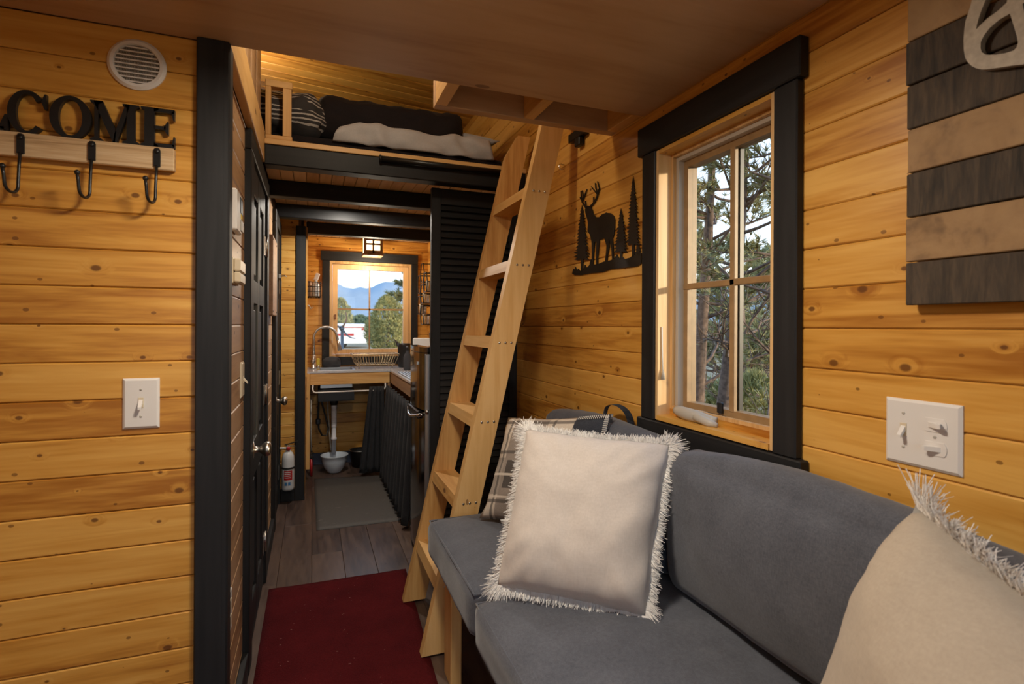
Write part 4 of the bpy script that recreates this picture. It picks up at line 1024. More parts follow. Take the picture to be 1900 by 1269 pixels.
tube('hook_wire', [(XR, 2.02, 1.888), (.985, 2.02, 1.888)] + [(.985 - .012 * math.sin(a), 2.02 - .006, 1.876 + .012 * math.cos(a)) for a in [math.pi * k / 8 * 1.2 for k in range(9)]], .0022, 'chrome', sh, 8)
br = thing('black_bracket', 'black bracket high on the right wall behind the loft frame', 'bracket', (XR, 1.86, 1.93))
box('arm', (.972, 1.80, 1.945), (.998, 1.93, 1.980), 'black_metal', br, .003); box('lug', (.972, 1.835, 1.912), (.995, 1.875, 1.945), 'black_metal', br, .003)

# ================================================================== BED LOFT
ZT = ZD + .026
rd = thing('shade_roller', 'black rolled-up shade tube fixed along the bed loft edge', 'roller', (.60, 2.435, 1.965))
tube('tube', [(.285, 2.432, 1.952), (.885, 2.432, 1.952)], .0135, 'black_metal', rd, 14)
for x_ in (.280, .884): lathe('end_cap', [(.017, 0), (.018, .006), (.012, .009)], (x_, 2.432, 1.952), 'black_metal', rd, 'x', seg=14)
gr = thing('loft_rail', 'small pine guard rail at the left end of the bed loft', 'railing', (-.14, 2.47, ZT))
box('bottom_rail', (-.19, 2.458, ZT), (-.084, 2.496, ZT + .018), 'lumber_x', gr, .002); box('top_rail', (-.19, 2.458, 2.215), (-.084, 2.496, 2.243), 'lumber_x', gr, .002)
box('post', (-.122, 2.460, ZT + .018), (-.088, 2.494, 2.215), 'lumber_z', gr, .002); box('post', (-.190, 2.460, ZT + .018), (-.168, 2.494, 2.215), 'lumber_z', gr, .002)
mtr = cushion('mattress', (-.20, 2.515, ZT + .002), (.90, 4.55, ZT + .055), .02, 'bed_black', 'thin dark mattress on the bed loft', 'mattress', None, .0, 3.0, seam=False, n=10)
def drape(name, f, nu, nv, mat, label, cat, thick=.004):
    bm = bmesh.new(); g = [[bm.verts.new(f(i / nu, j / nv)) for j in range(nv + 1)] for i in range(nu + 1)]
    for i in range(nu):
        for j in range(nv): bm.faces.new((g[i][j], g[i + 1][j], g[i + 1][j + 1], g[i][j + 1]))
    bmesh.ops.recalc_face_normals(bm, faces=bm.faces[:]); bmesh.ops.solidify(bm, geom=bm.faces[:], thickness=thick)
    o = put(name, from_bm(name, bm, True), mat); tag(o, label, cat); return o
def f_sheet(u, v):
    x_ = .10 + .06 * v * (1 - u) + .745 * u - .02 * math.sin(v * 3); s_ = v
    top = 2.128 + .008 * math.sin(u * 9) - .03 * max(0, .12 - u) / .12
    z0_ = ZT + .036
    fold = .015 * math.sin(u * 26 + 3 * noise.noise((u * 4, v * 2, 9)) + v * 4) * (1 - .7 * v) + .010 * noise.noise((u * 7, v * 5, 2.2))
    if v < .6: t = v / .6; return (x_ + .045 * (1 - t) * (0 if u > .2 else -(.2 - u) * 2), 2.500 - .012 * math.sin(t * 3) - fold * .8, z0_ + (top - z0_) * t)
    t = (v - .6) / .4; return (x_ + .04 * t, 2.500 + .34 * t, top + .015 * math.sin(t * 2) + fold * .6)
drape('bed_sheet', f_sheet, 48, 18, 'sheet_grey', 'light grey rumpled sheet hanging over the bed loft edge', 'sheet')
cushion('dark_blanket', (.0, 2.57, 2.075), (.72, 3.4, 2.285), .075, 'bed_black', 'bunched black blanket lying on the grey sheet', 'blanket', None, .0, 2.2, seam=False, n=24, wr=.022)
pl2, _b, _n = pillow('bed_pillow', (.66, 2.62, 2.19), (.915, 2.60, 2.165), (.90, 2.95, 2.205), (.62, 2.95, 2.23), .035, 'sheet_grey', 'grey pillow at the right end of the loft bed', seed=8, n=16)
cushion('striped_duvet', (-.38, 2.515, ZT + .058), (.060, 3.20, 2.25), .085, 'striped_duvet', 'black duvet with white wavy stripes heaped behind the loft rail', 'duvet', None, .02, 4.4, seam=False, n=20, wr=.03)

# ================================================================== FIRE EXTINGUISHER
fe = thing('fire_extinguisher', 'white fire extinguisher with red label on the narrow wall beside the black post', 'extinguisher', (-.146, 3.85, .09))
fx, fy = -.146, 3.848
lathe('cylinder', [(.030, .092), (.038, .097), (.0395, .11), (.0395, .295), (.036, .322), (.026, .343), (.014, .352), (.014, .360)], (fx, fy, 0), 'extinguisher_white', fe, seg=28)
def wrap(name, a0, a1, z0_, z1_, mat, r=.0399):
    bm = bmesh.new(); n = 8; A = []
    for k in range(n + 1):
        a = math.radians(a0 + (a1 - a0) * k / n); A.append((bm.verts.new((fx + r * math.cos(a), fy + r * math.sin(a), z0_)), bm.verts.new((fx + r * math.cos(a), fy + r * math.sin(a), z1_))))
    for a, b in zip(A, A[1:]): bm.faces.new((a[0], b[0], b[1], a[1]))
    return put(name, from_bm(name, bm, True), mat, fe)
wrap('red_label', 232, 312, .165, .228, 'red_paint'); wrap('blue_print', 240, 262, .130, .152, 'blue_print'); wrap('blue_print', 272, 294, .130, .152, 'blue_print')
for q in (.215, .203, .192, .180): wrap('label_line', 238, 296, q, q + .004, 'paper_white', .0402)
bs = lathe('strap', [(.0395, -.006), (.0412, -.006), (.0412, .006), (.0395, .006)], (fx, fy, .243), 'black_plastic', fe, seg=28, cap=False)
lathe('gauge', [(.013, 0), (.013, -.012), (.010, -.014)], (fx + .002, fy - .008, .372), 'red_paint', fe, 'y', seg=16)
box('valve', (fx - .012, fy - .010, .356), (fx + .012, fy + .014, .385), 'galvanised', fe, .003)
boxr('lever', (fx + .018, fy, .404), (.085, .014, .006), Matrix.Rotation(math.radians(-14), 3, 'Y'), 'black_metal', fe, .002)
boxr('lever', (fx + .016, fy, .386), (.06, .014, .006), Matrix.Rotation(math.radians(8), 3, 'Y'), 'black_metal', fe, .002)
tube('nozzle', [(fx - .010, fy, .374), (fx - .052, fy, .374)], [.006, .008], 'white_plastic', fe, 10)

# ================================================================== KITCHEN
ct = thing('worktop', 'speckled grey L-shaped worktop with pine front board around the kitchen', 'worktop', (.3, 4.6, .82))
SK = (.06, .31, 4.44, 4.70)
slab('worktop_slab', 'z', .826, .840, (XK + .003, .997), (4.35, YK - .023), [(SK[0], SK[1], SK[2], SK[3])], 'granite', ct)
box('worktop_side', (.592, 3.06, .826), (.998, 4.349, .840), 'granite', ct)
box('front_board', (XK + .03, 4.355, .735), (.592, 4.375, .825), 'lumber_x', ct, .002)
box('side_board', (.597, 3.06, .735), (.617, 4.354, .825), 'apron_dark', ct, .002)
box('support_leg', (XK + .003, 4.34, .09), (XK + .030, 4.375, .825), 'lumber_z', ct, .002)
box('support_leg', (.575, 4.356, .0), (.597, 4.39, .734), 'apron_dark', ct, .002)
sk = thing('kitchen_sink', 'steel sink basin set into the worktop with black underside', 'sink', (.185, 4.57, .7))
rect_frame('rim', 'z', .8405, .8435, SK[0] - .018, SK[1] + .018, SK[2] - .018, SK[3] + .018, .020, 'steel', sk)
bm = bmesh.new(); bbox(bm, (SK[0] + .004, SK[2] + .004, .70), (SK[1] - .004, SK[3] - .004, .8400)); bm.faces.ensure_lookup_table()
bmesh.ops.delete(bm, geom=[max(bm.faces, key=lambda f: f.calc_center_median().z)], context='FACES'); put('bowl', from_bm('bowl', bm), 'steel', sk)
slab('under_tub', 'z', .60, .69, (SK[0] - .012, SK[1] + .008), (SK[2] - .05, SK[3] + .008), [], 'black_plastic', sk)
lathe('drain_cup', [(.032, .599), (.032, .565), (.024, .55), (.022, .53)], (.172, 4.56, 0), 'black_plastic', sk, seg=18)
fa = thing('kitchen_faucet', 'brushed steel gooseneck faucet at the left of the sink', 'faucet', (.012, 4.66, .84))
fxx, fyy = .012, 4.64
lathe('base', [(.022, .8405), (.022, .85), (.017, .856), (.016, .95), (.014, .955)], (fxx, fyy, 0), 'steel', fa, seg=18)
tube('neck', [(fxx, fyy, .95), (fxx, fyy, 1.09)] + arc((fxx + .092, fyy, 1.095), .092, 180, 12, 18) + [(fxx + .190, fyy, 1.07)], .0105, 'steel', fa, 12)
tube('spray_head', [(fxx + .190, fyy, 1.075), (fxx + .197, fyy, 1.045), (fxx + .208, fyy, .99)], [.0125, .014, .019], 'steel', fa, 14)
tube('handle', [(fxx, fyy - .012, .905), (fxx - .006, fyy - .036, .905)], .017, 'steel', fa, 12); tube('lever', [(fxx + .004, fyy - .034, .905), (fxx + .012, fyy - .05, .945)], .004, 'steel', fa, 8)
sb = thing('soap_sponge', 'yellow sponge brush standing behind the sink', 'sponge', (.05, 4.73, .84)); box('sponge', (.036, 4.735, .858), (.062, 4.75, .920), 'yellow_sponge', sb, .004); tube('holder', [(.049, 4.742, .8405), (.049, 4.742, .859)], .012, 'steel', sb, 10)
dc = cushion('dish_cloth', (.085, 4.745, .8405), (.235, 4.806, .915), .022, 'grey_cloth', 'crumpled dark grey cloth behind the sink', 'cloth', None, .012, 6.6, seam=False, n=12, wr=.012)
# dish rack
dr_ = thing('dish_rack', 'brass wire dish drying rack on the worktop below the window', 'dish rack', (.50, 4.62, .845))
rx0, rx1, ry0, ry1 = .335, .665, 4.52, 4.74
def loop4(x0, x1, y0_, y1_, z): return [(x0, y0_, z), (x1, y0_, z), (x1, y1_, z), (x0, y1_, z)]
tube('top_wire', loop4(rx0 - .025, rx1 + .025, ry0 - .02, ry1 + .02, .960), .0035, 'gold_wire', dr_, 6, True, False)
tube('base_wire', loop4(rx0 + .01, rx1 - .01, ry0, ry1, .872), .0035, 'gold_wire', dr_, 6, True, False)
for k in range(16):
    t = k / 15; xt = rx0 - .025 + (rx1 - rx0 + .05) * t; xb = rx0 + .01 + (rx1 - rx0 - .02) * t
    tube('rib_wire', [(xt, ry0 - .02, .960), (xb, ry0, .872), (xb, ry1, .872), (xt, ry1 + .02, .960)], .0022, 'gold_wire', dr_, 5, smooth=False)
for x_ in (rx0 + .03, rx1 - .03):
    for y_ in (ry0 + .004, ry1 - .004): tube('foot', [(x_, y_, .872), (x_, y_, .8402)], .004, 'gold_wire', dr_, 6)
# canister, bottle, board, knives, appliances on right worktop
cn_ = thing('black_canister', 'black utensil crock at the right end of the dish rack', 'canister', (.735, 4.62, .84)); lathe('crock', [(.045, .8402), (.050, .85), (.055, 1.03), (.057, 1.045), (.050, 1.046), (.046, .86), (.002, .858)], (.745, 4.60, 0), 'black_plastic', cn_, seg=24)
for k in range(4): tube('utensil', [(.745 + .01 * k - .015, 4.60, .87), (.70 - .012 * k, 4.585 + .01 * k, 1.055 + .01 * k)], .004, 'black_metal', cn_, 6)
tb = thing('steel_bottle', 'grey steel bottle with narrow neck in front of the black crock', 'bottle', (.72, 4.30, .84)); lathe('body', [(.028, .8402), (.032, .848), (.032, .945), (.024, .968), (.013, .985), (.012, 1.00)], (.722, 4.28, 0), 'grey_cloth', tb, seg=20); lathe('cap', [(.013, 1.00), (.013, 1.03), (.006, 1.035)], (.722, 4.28, 0), 'black_plastic', tb, seg=14)
wb_ = box('white_board', (.700, 3.90, .8402), (.840, 3.925, 1.105), 'paper_white', None, .004); tag(wb_, 'plain white panel box standing on the right worktop beside the fridge', 'box')
bx2 = box('beige_box', (.78, 4.25, .8402), (.90, 4.33, 1.10), 'cream_plastic', None, .003); tag(bx2, 'small beige carton behind the white panel box', 'box')
kb = thing('knife_block', 'bundle of dark handled knives in a block behind the fridge', 'knife block', (.86, 3.72, .84)); boxr('block', (.83, 3.70, .955), (.07, .09, .22), Matrix.Rotation(math.radians(-8), 3, 'Y'), 'apron_dark', kb, .004)
for k in range(6):
    xx, yy = .79 + .018 * (k % 3), 3.66 + .05 * (k // 3) + .01 * k; tube('knife_handle', [(xx + .010, yy, 1.045), (xx - .012 + .012 * k * .4, yy, 1.15 + .008 * (k % 3))], .0085, ('black_plastic', 'black_plastic', 'steel')[k % 3], kb, 8)
tg = thing('steel_tray', 'flat steel roasting rack lying on the right worktop', 'tray', (.66, 3.6, .84))
for k in range(4): tube('bar', [(.615 + .022 * k, 3.12, .848), (.615 + .022 * k, 4.05, .848)], .0045, 'silver', tg, 6)
for y_ in (3.12, 4.05): tube('end_bar', [(.612, y_, .845), (.684, y_, .845)], .0045, 'silver', tg, 6)
# under-sink things
pp_ = thing('drain_pipe', 'white ribbed plastic drain pipe under the sink', 'pipe', (.172, 4.56, .14)); prof = [(.018, .155), (.018, .26), (.023, .262), (.023, .278), (.018, .28), (.018, .36)]
for k in range(12): prof += [(.018, .362 + k * .0125), (.0225, .366 + k * .0125), (.0225, .370 + k * .0125)]
prof += [(.018, .515), (.0235, .517), (.0235, .548)]
lathe('pipe', prof, (.172, 4.56, 0), 'pvc', pp_, seg=18)
tube('side_hose', [(.12, 4.60, .66), (.125, 4.61, .5), (.14, 4.60, .3), (.15, 4.585, .17)], .006, 'galvanised', pp_, 8)
bw = lathe('enamel_bowl', [(.004, .003), (.05, .003), (.056, .010), (.082, .05), (.097, .10), (.102, .135), (.109, .140), (.107, .1445), (.098, .141), (.092, .105), (.076, .055), (.05, .016), (.003, .014)], (.176, 4.54, 0), 'enamel', None, seg=40); tag(bw, 'pale blue enamel bowl on the floor catching the drain pipe', 'bowl')
cb_ = thing('power_cord', 'black looped power cord hanging under the sink', 'cord', (.06, 4.60, .35)); tube('cord', [(.058, 4.55, .70), (.052, 4.55, .55), (.050, 4.55, .44), (.055, 4.55, .36), (.080, 4.55, .305), (.115, 4.56, .30), (.128, 4.56, .36), (.105, 4.56, .46), (.075, 4.56, .58), (.06, 4.56, .69)], .0075, 'black_plastic', cb_, 8); box('plug', (.030, 4.535, .395), (.068, 4.565, .445), 'black_plastic', cb_, .008)
hs = thing('pipe_wrench', 'red handled tool with chain leaning on the left leg under the counter', 'tool', (.0, 4.45, 0)); tube('handle', [(.000, 4.47, .004), (-.002, 4.47, .14)], .010, 'red_paint', hs, 10); tube('shaft', [(-.002, 4.47, .14), (-.004, 4.47, .62)], .006, 'galvanised', hs, 8)
for k in range(5): lathe('chain_link', [(.008, -.003), (.011, 0), (.008, .003)], (.004 + .006 * (k % 2), 4.465, .145 + .014 * k), 'black_metal', hs, seg=10)
bk = thing('black_bucket', 'black bucket on the floor beside the left curtain', 'bucket', (.37, 4.66, 0)); lathe('pail', [(.062, .002), (.080, .14), (.084, .145), (.078, .145), (.060, .01), (.002, .01)], (.385, 4.66, 0), 'black_plastic', bk, seg=28); tube('rim_wire', [(.385 + .085 * math.cos(2 * math.pi * k / 24), 4.66 + .085 * math.sin(2 * math.pi * k / 24), .142) for k in range(24)], .003, 'steel', bk, 6, True)
cr1 = thing('curtain_rod', 'white bent curtain rod under the front of the sink counter', 'curtain rod', (.28, 4.33, .68)); tube('rod', [(.008, 4.350, .735), (.006, 4.334, .71), (.012, 4.330, .686), (.03, 4.328, .68), (.52, 4.328, .683), (.548, 4.330, .69), (.556, 4.335, .71), (.556, 4.350, .735)], .006, 'white_plastic', cr1, 8)
cr2 = thing('curtain_rod', 'white curtain rod along the right counter front', 'curtain rod', (.585, 3.7, .69)); tube('rod', [(.596, 4.30, .70), (.580, 4.28, .69), (.578, 4.2, .688), (.578, 3.12, .688), (.582, 3.10, .692), (.596, 3.08, .70)], .006, 'white_plastic', cr2, 8)
def curtain(name, top, bot, nf, amp, label, ztop, zbot, flare=1.0, nu=90, nv=14, wdir=None):
    a0, a1, b0, b1 = Vector(top[0]), Vector(top[1]), Vector(bot[0]), Vector(bot[1])
    w = wdir
    def f(u, v):
        p = a0.lerp(a1, u).lerp(b0.lerp(b1, u), v); z = ztop + (zbot - ztop) * v
        s_ = math.sin(u * nf * 2 * math.pi + .6 * math.sin(u * 9)); s_ = math.copysign(abs(s_) ** .7, s_)
        d = amp * (.55 + .45 * v * flare) * s_ + .006 * noise.noise((u * 6, v * 2, nf))
        return (p.x + w[0] * d, p.y + w[1] * d, z)
    return drape(name, f, nu, nv, 'curtain_cloth', label, 'curtain', .003)
curtain('counter_curtain', ((.428, 4.318, 0), (.540, 4.318, 0)), ((.350, 4.305, 0), (.560, 4.305, 0)), 4, .012, 'charcoal curtain bunched under the sink counter', .715, .035, wdir=(0, 1))
curtain('counter_curtain', ((.560, 4.255, 0), (.560, 3.10, 0)), ((.520, 4.24, 0), (.520, 3.09, 0)), 9, .026, 'long pleated charcoal curtain below the right worktop', .725, .03, nu=180, wdir=(1, 0))
# fridge
fr = thing('fridge', 'black mini fridge with separate freezer door and chrome handle', 'fridge', (.77, 2.82, 0))
box('cabinet', (.568, 2.60, .03), (.995, 3.005, 1.080), 'fridge_black', fr, .006)
def fdoor(name, z0_, z1_):
    bm = bmesh.new(); n = 10; pts = []
    for k in range(n + 1):
        t = k / n; y_ = 2.602 + .400 * t; pts.append((.506 + .018 * (2 * t - 1) ** 2, y_, z0_))
    pts = [(.564, 2.602, z0_)] + pts + [(.564, 3.002, z0_)]
    prism_bm(bm, pts, (0, 0, z1_ - z0_)); return put(name, from_bm(name, bm), 'fridge_black', fr)
fd1 = fdoor('freezer_door', .778, 1.062); fd2 = fdoor('fridge_door', .045, .768)
fdoor('top_cap', 1.066, 1.092)
box('door_edge', (.526, 2.592, .05), (.562, 2.6015, 1.058), 'silver', fr, .001)
tube('handle', [(.512, 2.995, .738), (.496, 2.90, .720), (.492, 2.80, .722), (.497, 2.68, .742), (.512, 2.605, .758)], .008, 'chrome', fd2, 10)
box('handle_back', (.500, 2.66, .728), (.512, 2.95, .766), 'black_plastic', fd2, .003)
lathe('hinge_pin', [(.009, 0), (.009, .018), (.006, .020)], (.535, 2.594, .762), 'chrome', fr, seg=12)
box('badge', (.505, 2.70, 1.00), (.512, 2.735, 1.015), 'chrome', fd1)
for y_ in (2.64, 3.0): lathe('foot', [(.018, .001), (.018, .03)], (.62, y_, 0), 'black_plastic', fr, seg=12)
# wire basket on the kitchen left wall
bt = thing('wire_basket', 'black wire wall basket holding a spray bottle left of the kitchen window', 'basket', (.02, 4.62, 1.42))
x0, x1, y0_, y1_, z0_, z1_ = XK + .001, .062, 4.50, 4.72, 1.428, 1.545
for z in (z0_, 1.468, 1.508, z1_): tube('ring_wire', loop4(x0, x1, y0_, y1_, z), .0028 if z != z1_ else .004, 'black_metal', bt, 5, True, False)
for k in range(6):
    y_ = y0_ + (y1_ - y0_) * k / 5; tube('rib_wire', [(x0, y_, z1_), (x0, y_, z0_), (x1, y_, z0_), (x1, y_, z1_)], .0022, 'black_metal', bt, 5, smooth=False)
for k in range(1, 5):
    x_ = x0 + (x1 - x0) * k / 5; tube('rib_wire', [(x_, y0_, z1_), (x_, y0_, z0_), (x_, y1_, z0_), (x_, y1_, z1_)], .0022, 'black_metal', bt, 5, smooth=False)
spb = thing('spray_bottle', 'clear spray bottle with white trigger in the wire basket', 'bottle', (.025, 4.57, 1.43)); lathe('bottle', [(.024, 1.434), (.026, 1.44), (.026, 1.53), (.012, 1.552), (.011, 1.565)], (.028, 4.555, 0), 'enamel', spb, seg=18)
boxr('trigger_head', (.034, 4.555, 1.592), (.034, .022, .060), Matrix.Rotation(math.radians(18), 3, 'Y'), 'white_plastic', spb, .005); tube('trigger', [(.022, 4.555, 1.575), (.006, 4.555, 1.565)], .004, 'white_plastic', spb, 6)
jr = thing('dark_jar', 'dark jar standing in the wire basket beside the wall', 'jar', (-.02, 4.6, 1.43)); lathe('jar', [(.016, 1.432), (.018, 1.436), (.018, 1.535), (.013, 1.545), (.013, 1.56)], (-.021, 4.60, 0), 'apron_dark', jr, seg=14)
wh_ = thing('wall_hook', 'small metal coat hook on the kitchen left wall below the basket', 'hook', (XK, 4.3, 1.33)); tube('hook_wire', [(XK, 4.30, 1.355), (XK + .02, 4.30, 1.35), (XK + .035, 4.30, 1.325), (XK + .045, 4.30, 1.34)], .005, 'nickel', wh_, 8)
# honeycomb shelf on right kitchen wall
hxs = thing('honeycomb_shelf', 'black honeycomb wire shelf on the right kitchen wall beside the window', 'shelf', (.93, 4.55, 1.3))
HX0, HX1, HR, HY, HZ = .875, .998, .078, 4.60, 1.56
cells = [(0, 0, 'r'), (-.135, -.09, 'c'), (.0, -.18, 'c'), (-.27, 0, 'c'), (-.135, .09, 'r'), (-.135, -.27, 'c')]
for (dy, dz, q) in cells:
    ring = [(HY + dy + HR * 1.0 * math.cos(math.radians(a)), HZ + dz + HR * 1.15 * math.sin(math.radians(a))) for a in (0, 60, 120, 180, 240, 300)]
    bm = bmesh.new()
    for X_ in (HX0, HX1): tube_bm(bm, [(X_, a, b) for a, b in ring], .0045, 5, True)
    for a, b in ring: tube_bm(bm, [(HX0, a, b), (HX1, a, b)], .0035, 5)
    put('cell_frame', from_bm('cell_frame', bm), 'black_metal', hxs)
    if q == 'c': box('cell_shelf', (HX0 + .004, HY + dy - .040, HZ + dz - HR * 1.0 - .004), (HX1 - .002, HY + dy + .040, HZ + dz - HR * 1.0 + .002), 'apron_dark', hxs)
k_i = 0
for (dy, dz, q) in cells:
    if q != 'c': continue
    for j, (ox, oy, hh, mm) in enumerate(((.018, -.016, .085, 'cream_plastic'), (.050, .010, .07, 'paper_white'))):
        cx_, cy_, cz_ = HX0 + ox, HY + dy + oy, HZ + dz - HR * 1.0 + .0025
        o = lathe('cup', [(.012, 0), (.016, .003), (.018, hh * .9), (.018, hh), (.015, hh), (.013, .006)], (cx_, cy_, cz_), mm, None, seg=14); k_i += 1
        tag(o, ('ivory tall', 'white short')[j] + ' cup in the ' + {(-.135, -.09): 'middle', (.0, -.18): 'far', (-.27, 0): 'nearest', (-.135, -.27): 'lowest'}[dy, dz] + ' cell of the honeycomb shelf', 'cup', 'cups on the honeycomb shelf')
spk = thing('rolled_mats', 'two pale rolled bundles on a small dark shelf high on the right kitchen wall', 'bundle', (.96, 4.2, 1.66)); 
for k in range(2): tube('roll', [(.93 + .032 * k, 4.18 + .02 * k, 1.665), (.945 + .032 * k, 4.19 + .02 * k, 1.86)], .014, 'lumber_z', spk, 10)
tag(box('small_shelf', (.90, 4.10, 1.645), (.998, 4.30, 1.660), 'apron_dark', None, .002), 'small dark wooden shelf high on the right kitchen wall', 'shelf')

# ================================================================== OUTSIDE
GZ = -.75
def hz(x, y): return GZ + .12 * noise.noise((x * .12, y * .12, 1)) * min(1, max(0, (math.hypot(x, y) - 6) / 10))
bm = bmesh.new(); NA, NR = 60, 34; A = []
for i in range(NR):
    r = .5 * (1.28 ** i); row = []
    for k in range(NA):
        a = 2 * math.pi * k / NA; x_, y_ = r * math.cos(a), r * math.sin(a) + 1.9; row.append(bm.verts.new((x_, y_, hz(x_, y_))))
    A.append(row)
bm.faces.new(A[0][::-1])
for a, b in zip(A, A[1:]):
    for k in range(NA): bm.faces.new((a[k], a[(k + 1) % NA], b[(k + 1) % NA], b[k]))
gd = put('ground', from_bm('ground', bm, True), 'ground'); tag(gd, 'dry tan ground outside the windows', 'ground', kind='structure')
SKYL = [(560, 505), (600, 515), (624, 525), (640, 533), (655, 535.5), (668, 532.5), (680, 535), (690, 533), (705, 525.5), (715, 523), (735, 524), (760, 530), (800, 540)]
ridge = [at(px, py, 420) for px, py in SKYL]
def hillmesh(pts, depth):
    vs = []; n = len(pts)
    for t, hh in ((-.16, .0), (-.08, .45), (-.03, .82), (0, 1), (.10, .6), (.2, 0)):
        for p in pts:
            d = Vector((p.x, p.y, 0)); q = d * (1 + t); vs.append((q.x, q.y, -3 + (p.z + 3) * hh + 3 * noise.noise((p.x * .03, t * 20, 0)) * (0 if t == 0 else 1)))
    fs = [(r * n + i, r * n + i + 1, (r + 1) * n + i + 1, (r + 1) * n + i) for r in range(5) for i in range(n - 1)]
    return mesh('hills', vs, fs, True)
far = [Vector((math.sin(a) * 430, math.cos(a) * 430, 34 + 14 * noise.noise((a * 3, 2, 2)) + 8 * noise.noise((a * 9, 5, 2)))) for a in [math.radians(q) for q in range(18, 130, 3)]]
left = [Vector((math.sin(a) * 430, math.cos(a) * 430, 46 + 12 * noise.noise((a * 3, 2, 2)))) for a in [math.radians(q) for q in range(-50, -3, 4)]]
hl = put('hills', hillmesh(left + ridge + far, .2), 'hill_painted_haze'); tag(hl, 'mountain ridge with blue haze painted in its colour far beyond the kitchen window', 'mountains', kind='structure')

def tuft(vs, fs, p, d, L, n, w, rr):
    for _ in range(n):
        v = (d + Vector((rr.uniform(-1, 1), rr.uniform(-1, 1), rr.uniform(-1, 1))) * .85).normalized(); s_ = v.cross(Vector((rr.uniform(-1, 1), rr.uniform(-1, 1), rr.uniform(-1, 1)))).normalized() * w
        b = len(vs); vs += [p - s_, p + s_, p + v * L * rr.uniform(.6, 1.1)]; fs.append((b, b + 1, b + 2))
def pine(name, label, base, h, lean, seed, crown0=.3, spread=1.5, nb=26, nt=11, tl=.10, tw=.006, bare=8, r0=.10, group='pinyon trees beyond the right window', mat='pinyon_needles', bend=.25):
    rr = random.Random(seed); base = Vector(base); t = thing(name, label, 'tree', base, group)
    trunk = []; N = 10
    for i in range(N + 1):
        q = i / N; trunk.append(base + Vector((lean[0] * q + bend * .25 * math.sin(q * 5 + seed), lean[1] * q + bend * .25 * math.cos(q * 4 + seed) - bend * .25 * math.cos(seed), h * q - .1 * (i == 0))))
    tube('trunk', trunk, [r0 * (1 - .85 * i / N) for i in range(N + 1)], 'bark', t, 8)
    bm = bmesh.new(); vs, fs = [], []
    for k in range(nb + bare):
        q = rr.uniform(crown0, 1) if k < nb else rr.uniform(.12, crown0 + .15); i = min(N - 1, int(q * N)); p = trunk[i].lerp(trunk[i + 1], q * N - i)
        a = rr.uniform(0, 2 * math.pi); L = spread * (1.15 - q) * rr.uniform(.6, 1.1) + .25
        d = Vector((math.cos(a), math.sin(a), rr.uniform(-.15, .55))); pts = [p]
        for s_ in range(5): d = (d + Vector((rr.uniform(-.3, .3), rr.uniform(-.3, .3), rr.uniform(-.15, .28)))).normalized(); pts.append(pts[-1] + d * L / 5)
        tube_bm(bm, pts, [r0 * .30 * (1 - q * .5) * (1 - .8 * s_ / 5) for s_ in range(6)], 5)
        for s_ in range(2, 6):
            for _ in range(4):
                dd = (d + Vector((rr.uniform(-1, 1), rr.uniform(-1, 1), rr.uniform(-.5, .9)))).normalized(); e_ = pts[s_] + dd * rr.uniform(.12, .42) * (L / 1.2)
                tube_bm(bm, [pts[s_], (pts[s_] + e_) / 2 + Vector((0, 0, rr.uniform(-.03, .03))), e_], [r0 * .07, r0 * .05, r0 * .02], 4)
                if k < nb or rr.random() < .15:
                    for z_ in range(3): tuft(vs, fs, pts[s_].lerp(e_, .4 + .3 * z_) , dd, tl, nt, tw, rr)
    o = put('branches', from_bm('branches', bm, True), 'bark', t); o['kind'] = 'stuff'
    o = put('foliage', mesh('foliage', vs, fs), mat, t); o['kind'] = 'stuff'
    return t
def gpos(px, d): r = ray(px, 605); p = CAM + r * d; return (p.x, p.y, GZ)
pine('pinyon_tree', 'straight pinyon trunk with bare twigs behind the left window panes', gpos(1300, 5.4), 5.2, (.05, -.1), 11, .48, 1.5, 18, bare=14, r0=.085)
pine('pinyon_tree', 'leaning dark pinyon trunk behind the left window panes', gpos(1325, 4.9), 5.0, (.45, .10), 12, .5, 1.5, 16, bare=12, r0=.085)
pine('pinyon_tree', 'bushy pinyon filling the right window panes', gpos(1465, 4.6), 4.4, (-.1, .1), 13, .40, 1.4, 26, bare=14, r0=.075)
pine('pinyon_tree', 'pinyon further back between the two trunks', gpos(1375, 11), 3.6, (.1, .1), 14, .2, 1.7, 30, tl=.16, tw=.014, r0=.16)
pine('pinyon_tree', 'pinyon standing far behind the left pane edge', gpos(1268, 13), 4.2, (.1, .1), 15, .25, 2.0, 30, tl=.16, tw=.014, r0=.16)
pine('pinyon_tree', 'distant pinyon beyond the right pane edge', gpos(1440, 15), 3.6, (.1, .1), 17, .15, 2.2, 36, tl=.18, tw=.016, r0=.16)
def juniper(name, label, base, w, h, seed, n, L, tw, mat, group=None, stem_r=.06):
    rr = random.Random(seed); base = Vector(base); t = thing(name, label, 'shrub', base, group)
    tube('stem', [base + Vector((0, 0, -.1)), base + Vector((.05 * w, 0, h * .5)), base + Vector((0, 0, h * .8))], [stem_r, stem_r * .6, stem_r * .2], 'bark', t, 6)
    vs, fs = [], []
    for _ in range(n):
        a = rr.uniform(0, 2 * math.pi); q = rr.random(); z_ = h * (.04 + .94 * q); prof_ = (math.sin(math.pi * min(1, .16 + .84 * q)) ** .6) * (1 + .22 * math.sin(a * 3 + seed + q * 5)); rad = w / 2 * prof_ * math.sqrt(rr.uniform(.35, 1))
        p = base + Vector((rad * math.cos(a), rad * math.sin(a), z_)); tuft(vs, fs, p, Vector((math.cos(a) * .5, math.sin(a) * .5, 1)).normalized(), L, 8, tw, rr)
    o = put('foliage', mesh('foliage', vs, fs), mat, t); o['kind'] = 'stuff'; return t
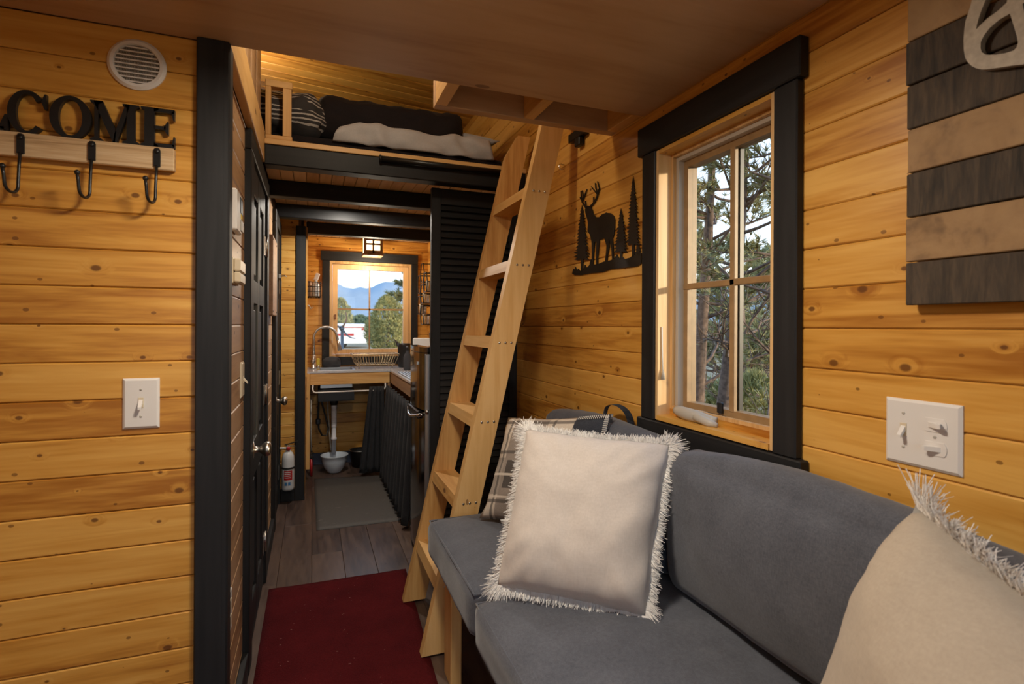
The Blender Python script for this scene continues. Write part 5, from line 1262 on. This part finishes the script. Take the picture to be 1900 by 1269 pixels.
juniper('juniper_bush', 'low sunlit juniper bush under the right window panes', gpos(1398, 6.5), 1.6, 1.35, 21, 900, .16, .012, 'juniper_green', 'bushes outside')
juniper('juniper_bush', 'low scrub bush at the foot of the pinyon trunks', gpos(1290, 7.5), 1.4, .7, 22, 500, .16, .012, 'juniper_far', 'bushes outside')
juniper('juniper_bush', 'big golden green juniper seen through the right half of the kitchen window', gpos(718, 40), 2.9, 4.2, 23, 2600, .30, .022, 'juniper_green', 'bushes outside', .12)
juniper('juniper_bush', 'pale juniper behind the left edge of the kitchen window', gpos(632, 48), 2.0, 4.4, 24, 1200, .34, .026, 'juniper_green', 'bushes outside', .12)
for k, (px, d, w, h, lab) in enumerate(((648, 80, 4.6, 3.3, 'first'), (668, 86, 5.0, 3.5, 'second'), (688, 78, 4.4, 3.1, 'third'), (745, 84, 5.0, 3.4, 'fourth'), (630, 90, 5.5, 3.6, 'left-most'))):
    juniper('juniper_tree', lab + ' dark juniper of the distant tree line beyond the kitchen window', gpos(px, d), w, h, 30 + k, 900, .55, .045, 'juniper_far', 'distant tree line', .15)
pine('pinyon_tree', 'pinyon whose branch hangs into the upper right of the kitchen window', gpos(772, 13), 3.6, (-.0, 0), 41, .62, .75, 26, tl=.13, tw=.012, bare=0, r0=.08, group=None)
# white trailer and small wind turbine beyond the kitchen window
tl_ = at(652, 640, 46); tx, ty = tl_.x, tl_.y
tv = thing('camper_trailer', 'white trailer with red stripes parked beyond the kitchen window', 'trailer', (tx, ty, GZ))
box('body', (tx - 3.2, ty, GZ + .45), (tx + 1.25, ty + 2.2, GZ + 2.1), 'trailer_white', tv, .05); box('stripe', (tx - 3.15, ty - .02, GZ + 1.05), (tx + .2, ty, GZ + 1.22), 'trailer_red', tv); box('stripe', (tx - 3.15, ty - .02, GZ + 1.75), (tx + 1.1, ty, GZ + 1.82), 'trailer_red', tv)
box('marker_panel', (tx + .85, ty - .02, GZ + 1.55), (tx + 1.05, ty, GZ + 1.7), 'trailer_red', tv); box('deck', (tx - 1.0, ty - .4, GZ + .35), (tx + 1.7, ty - .02, GZ + .5), 'trailer_white', tv, .02)
for x_ in (tx - 1.6, tx - .7):
    lathe('wheel', [(.05, 0), (.33, 0), (.36, .04), (.36, .18), (.33, .22), (.05, .22)], (x_, ty + .05, GZ + .36), 'black_plastic', tv, 'y', seg=24)
hub = at(634, 609, 15)
wt = thing('wind_turbine', 'small grey three-bladed wind turbine on a pole beyond the sink faucet', 'wind turbine', (hub.x, hub.y, GZ))
tube('pole', [(hub.x + .02, hub.y + .1, GZ - .05), (hub.x + .02, hub.y + .1, hub.z)], .045, 'turbine_grey', wt, 10)
lathe('nacelle', [(.02, -.10), (.06, -.06), (.075, 0), (.07, .16), (.03, .24)], hub, 'turbine_grey', wt, 'y', seg=16)
for ang, mm in ((58, 'rust'), (-58, 'turbine_grey'), (152, 'turbine_grey')):
    a = math.radians(ang); pts = []
    for k in range(7):
        q = k / 6; rr_ = .05 + .42 * q; pts.append((hub.x + rr_ * math.cos(a + .35 * q * q), hub.y - .08, hub.z + rr_ * math.sin(a + .35 * q * q)))
    tube('blade', pts, [.030 - .02 * k / 6 for k in range(7)], mm, wt, 6)
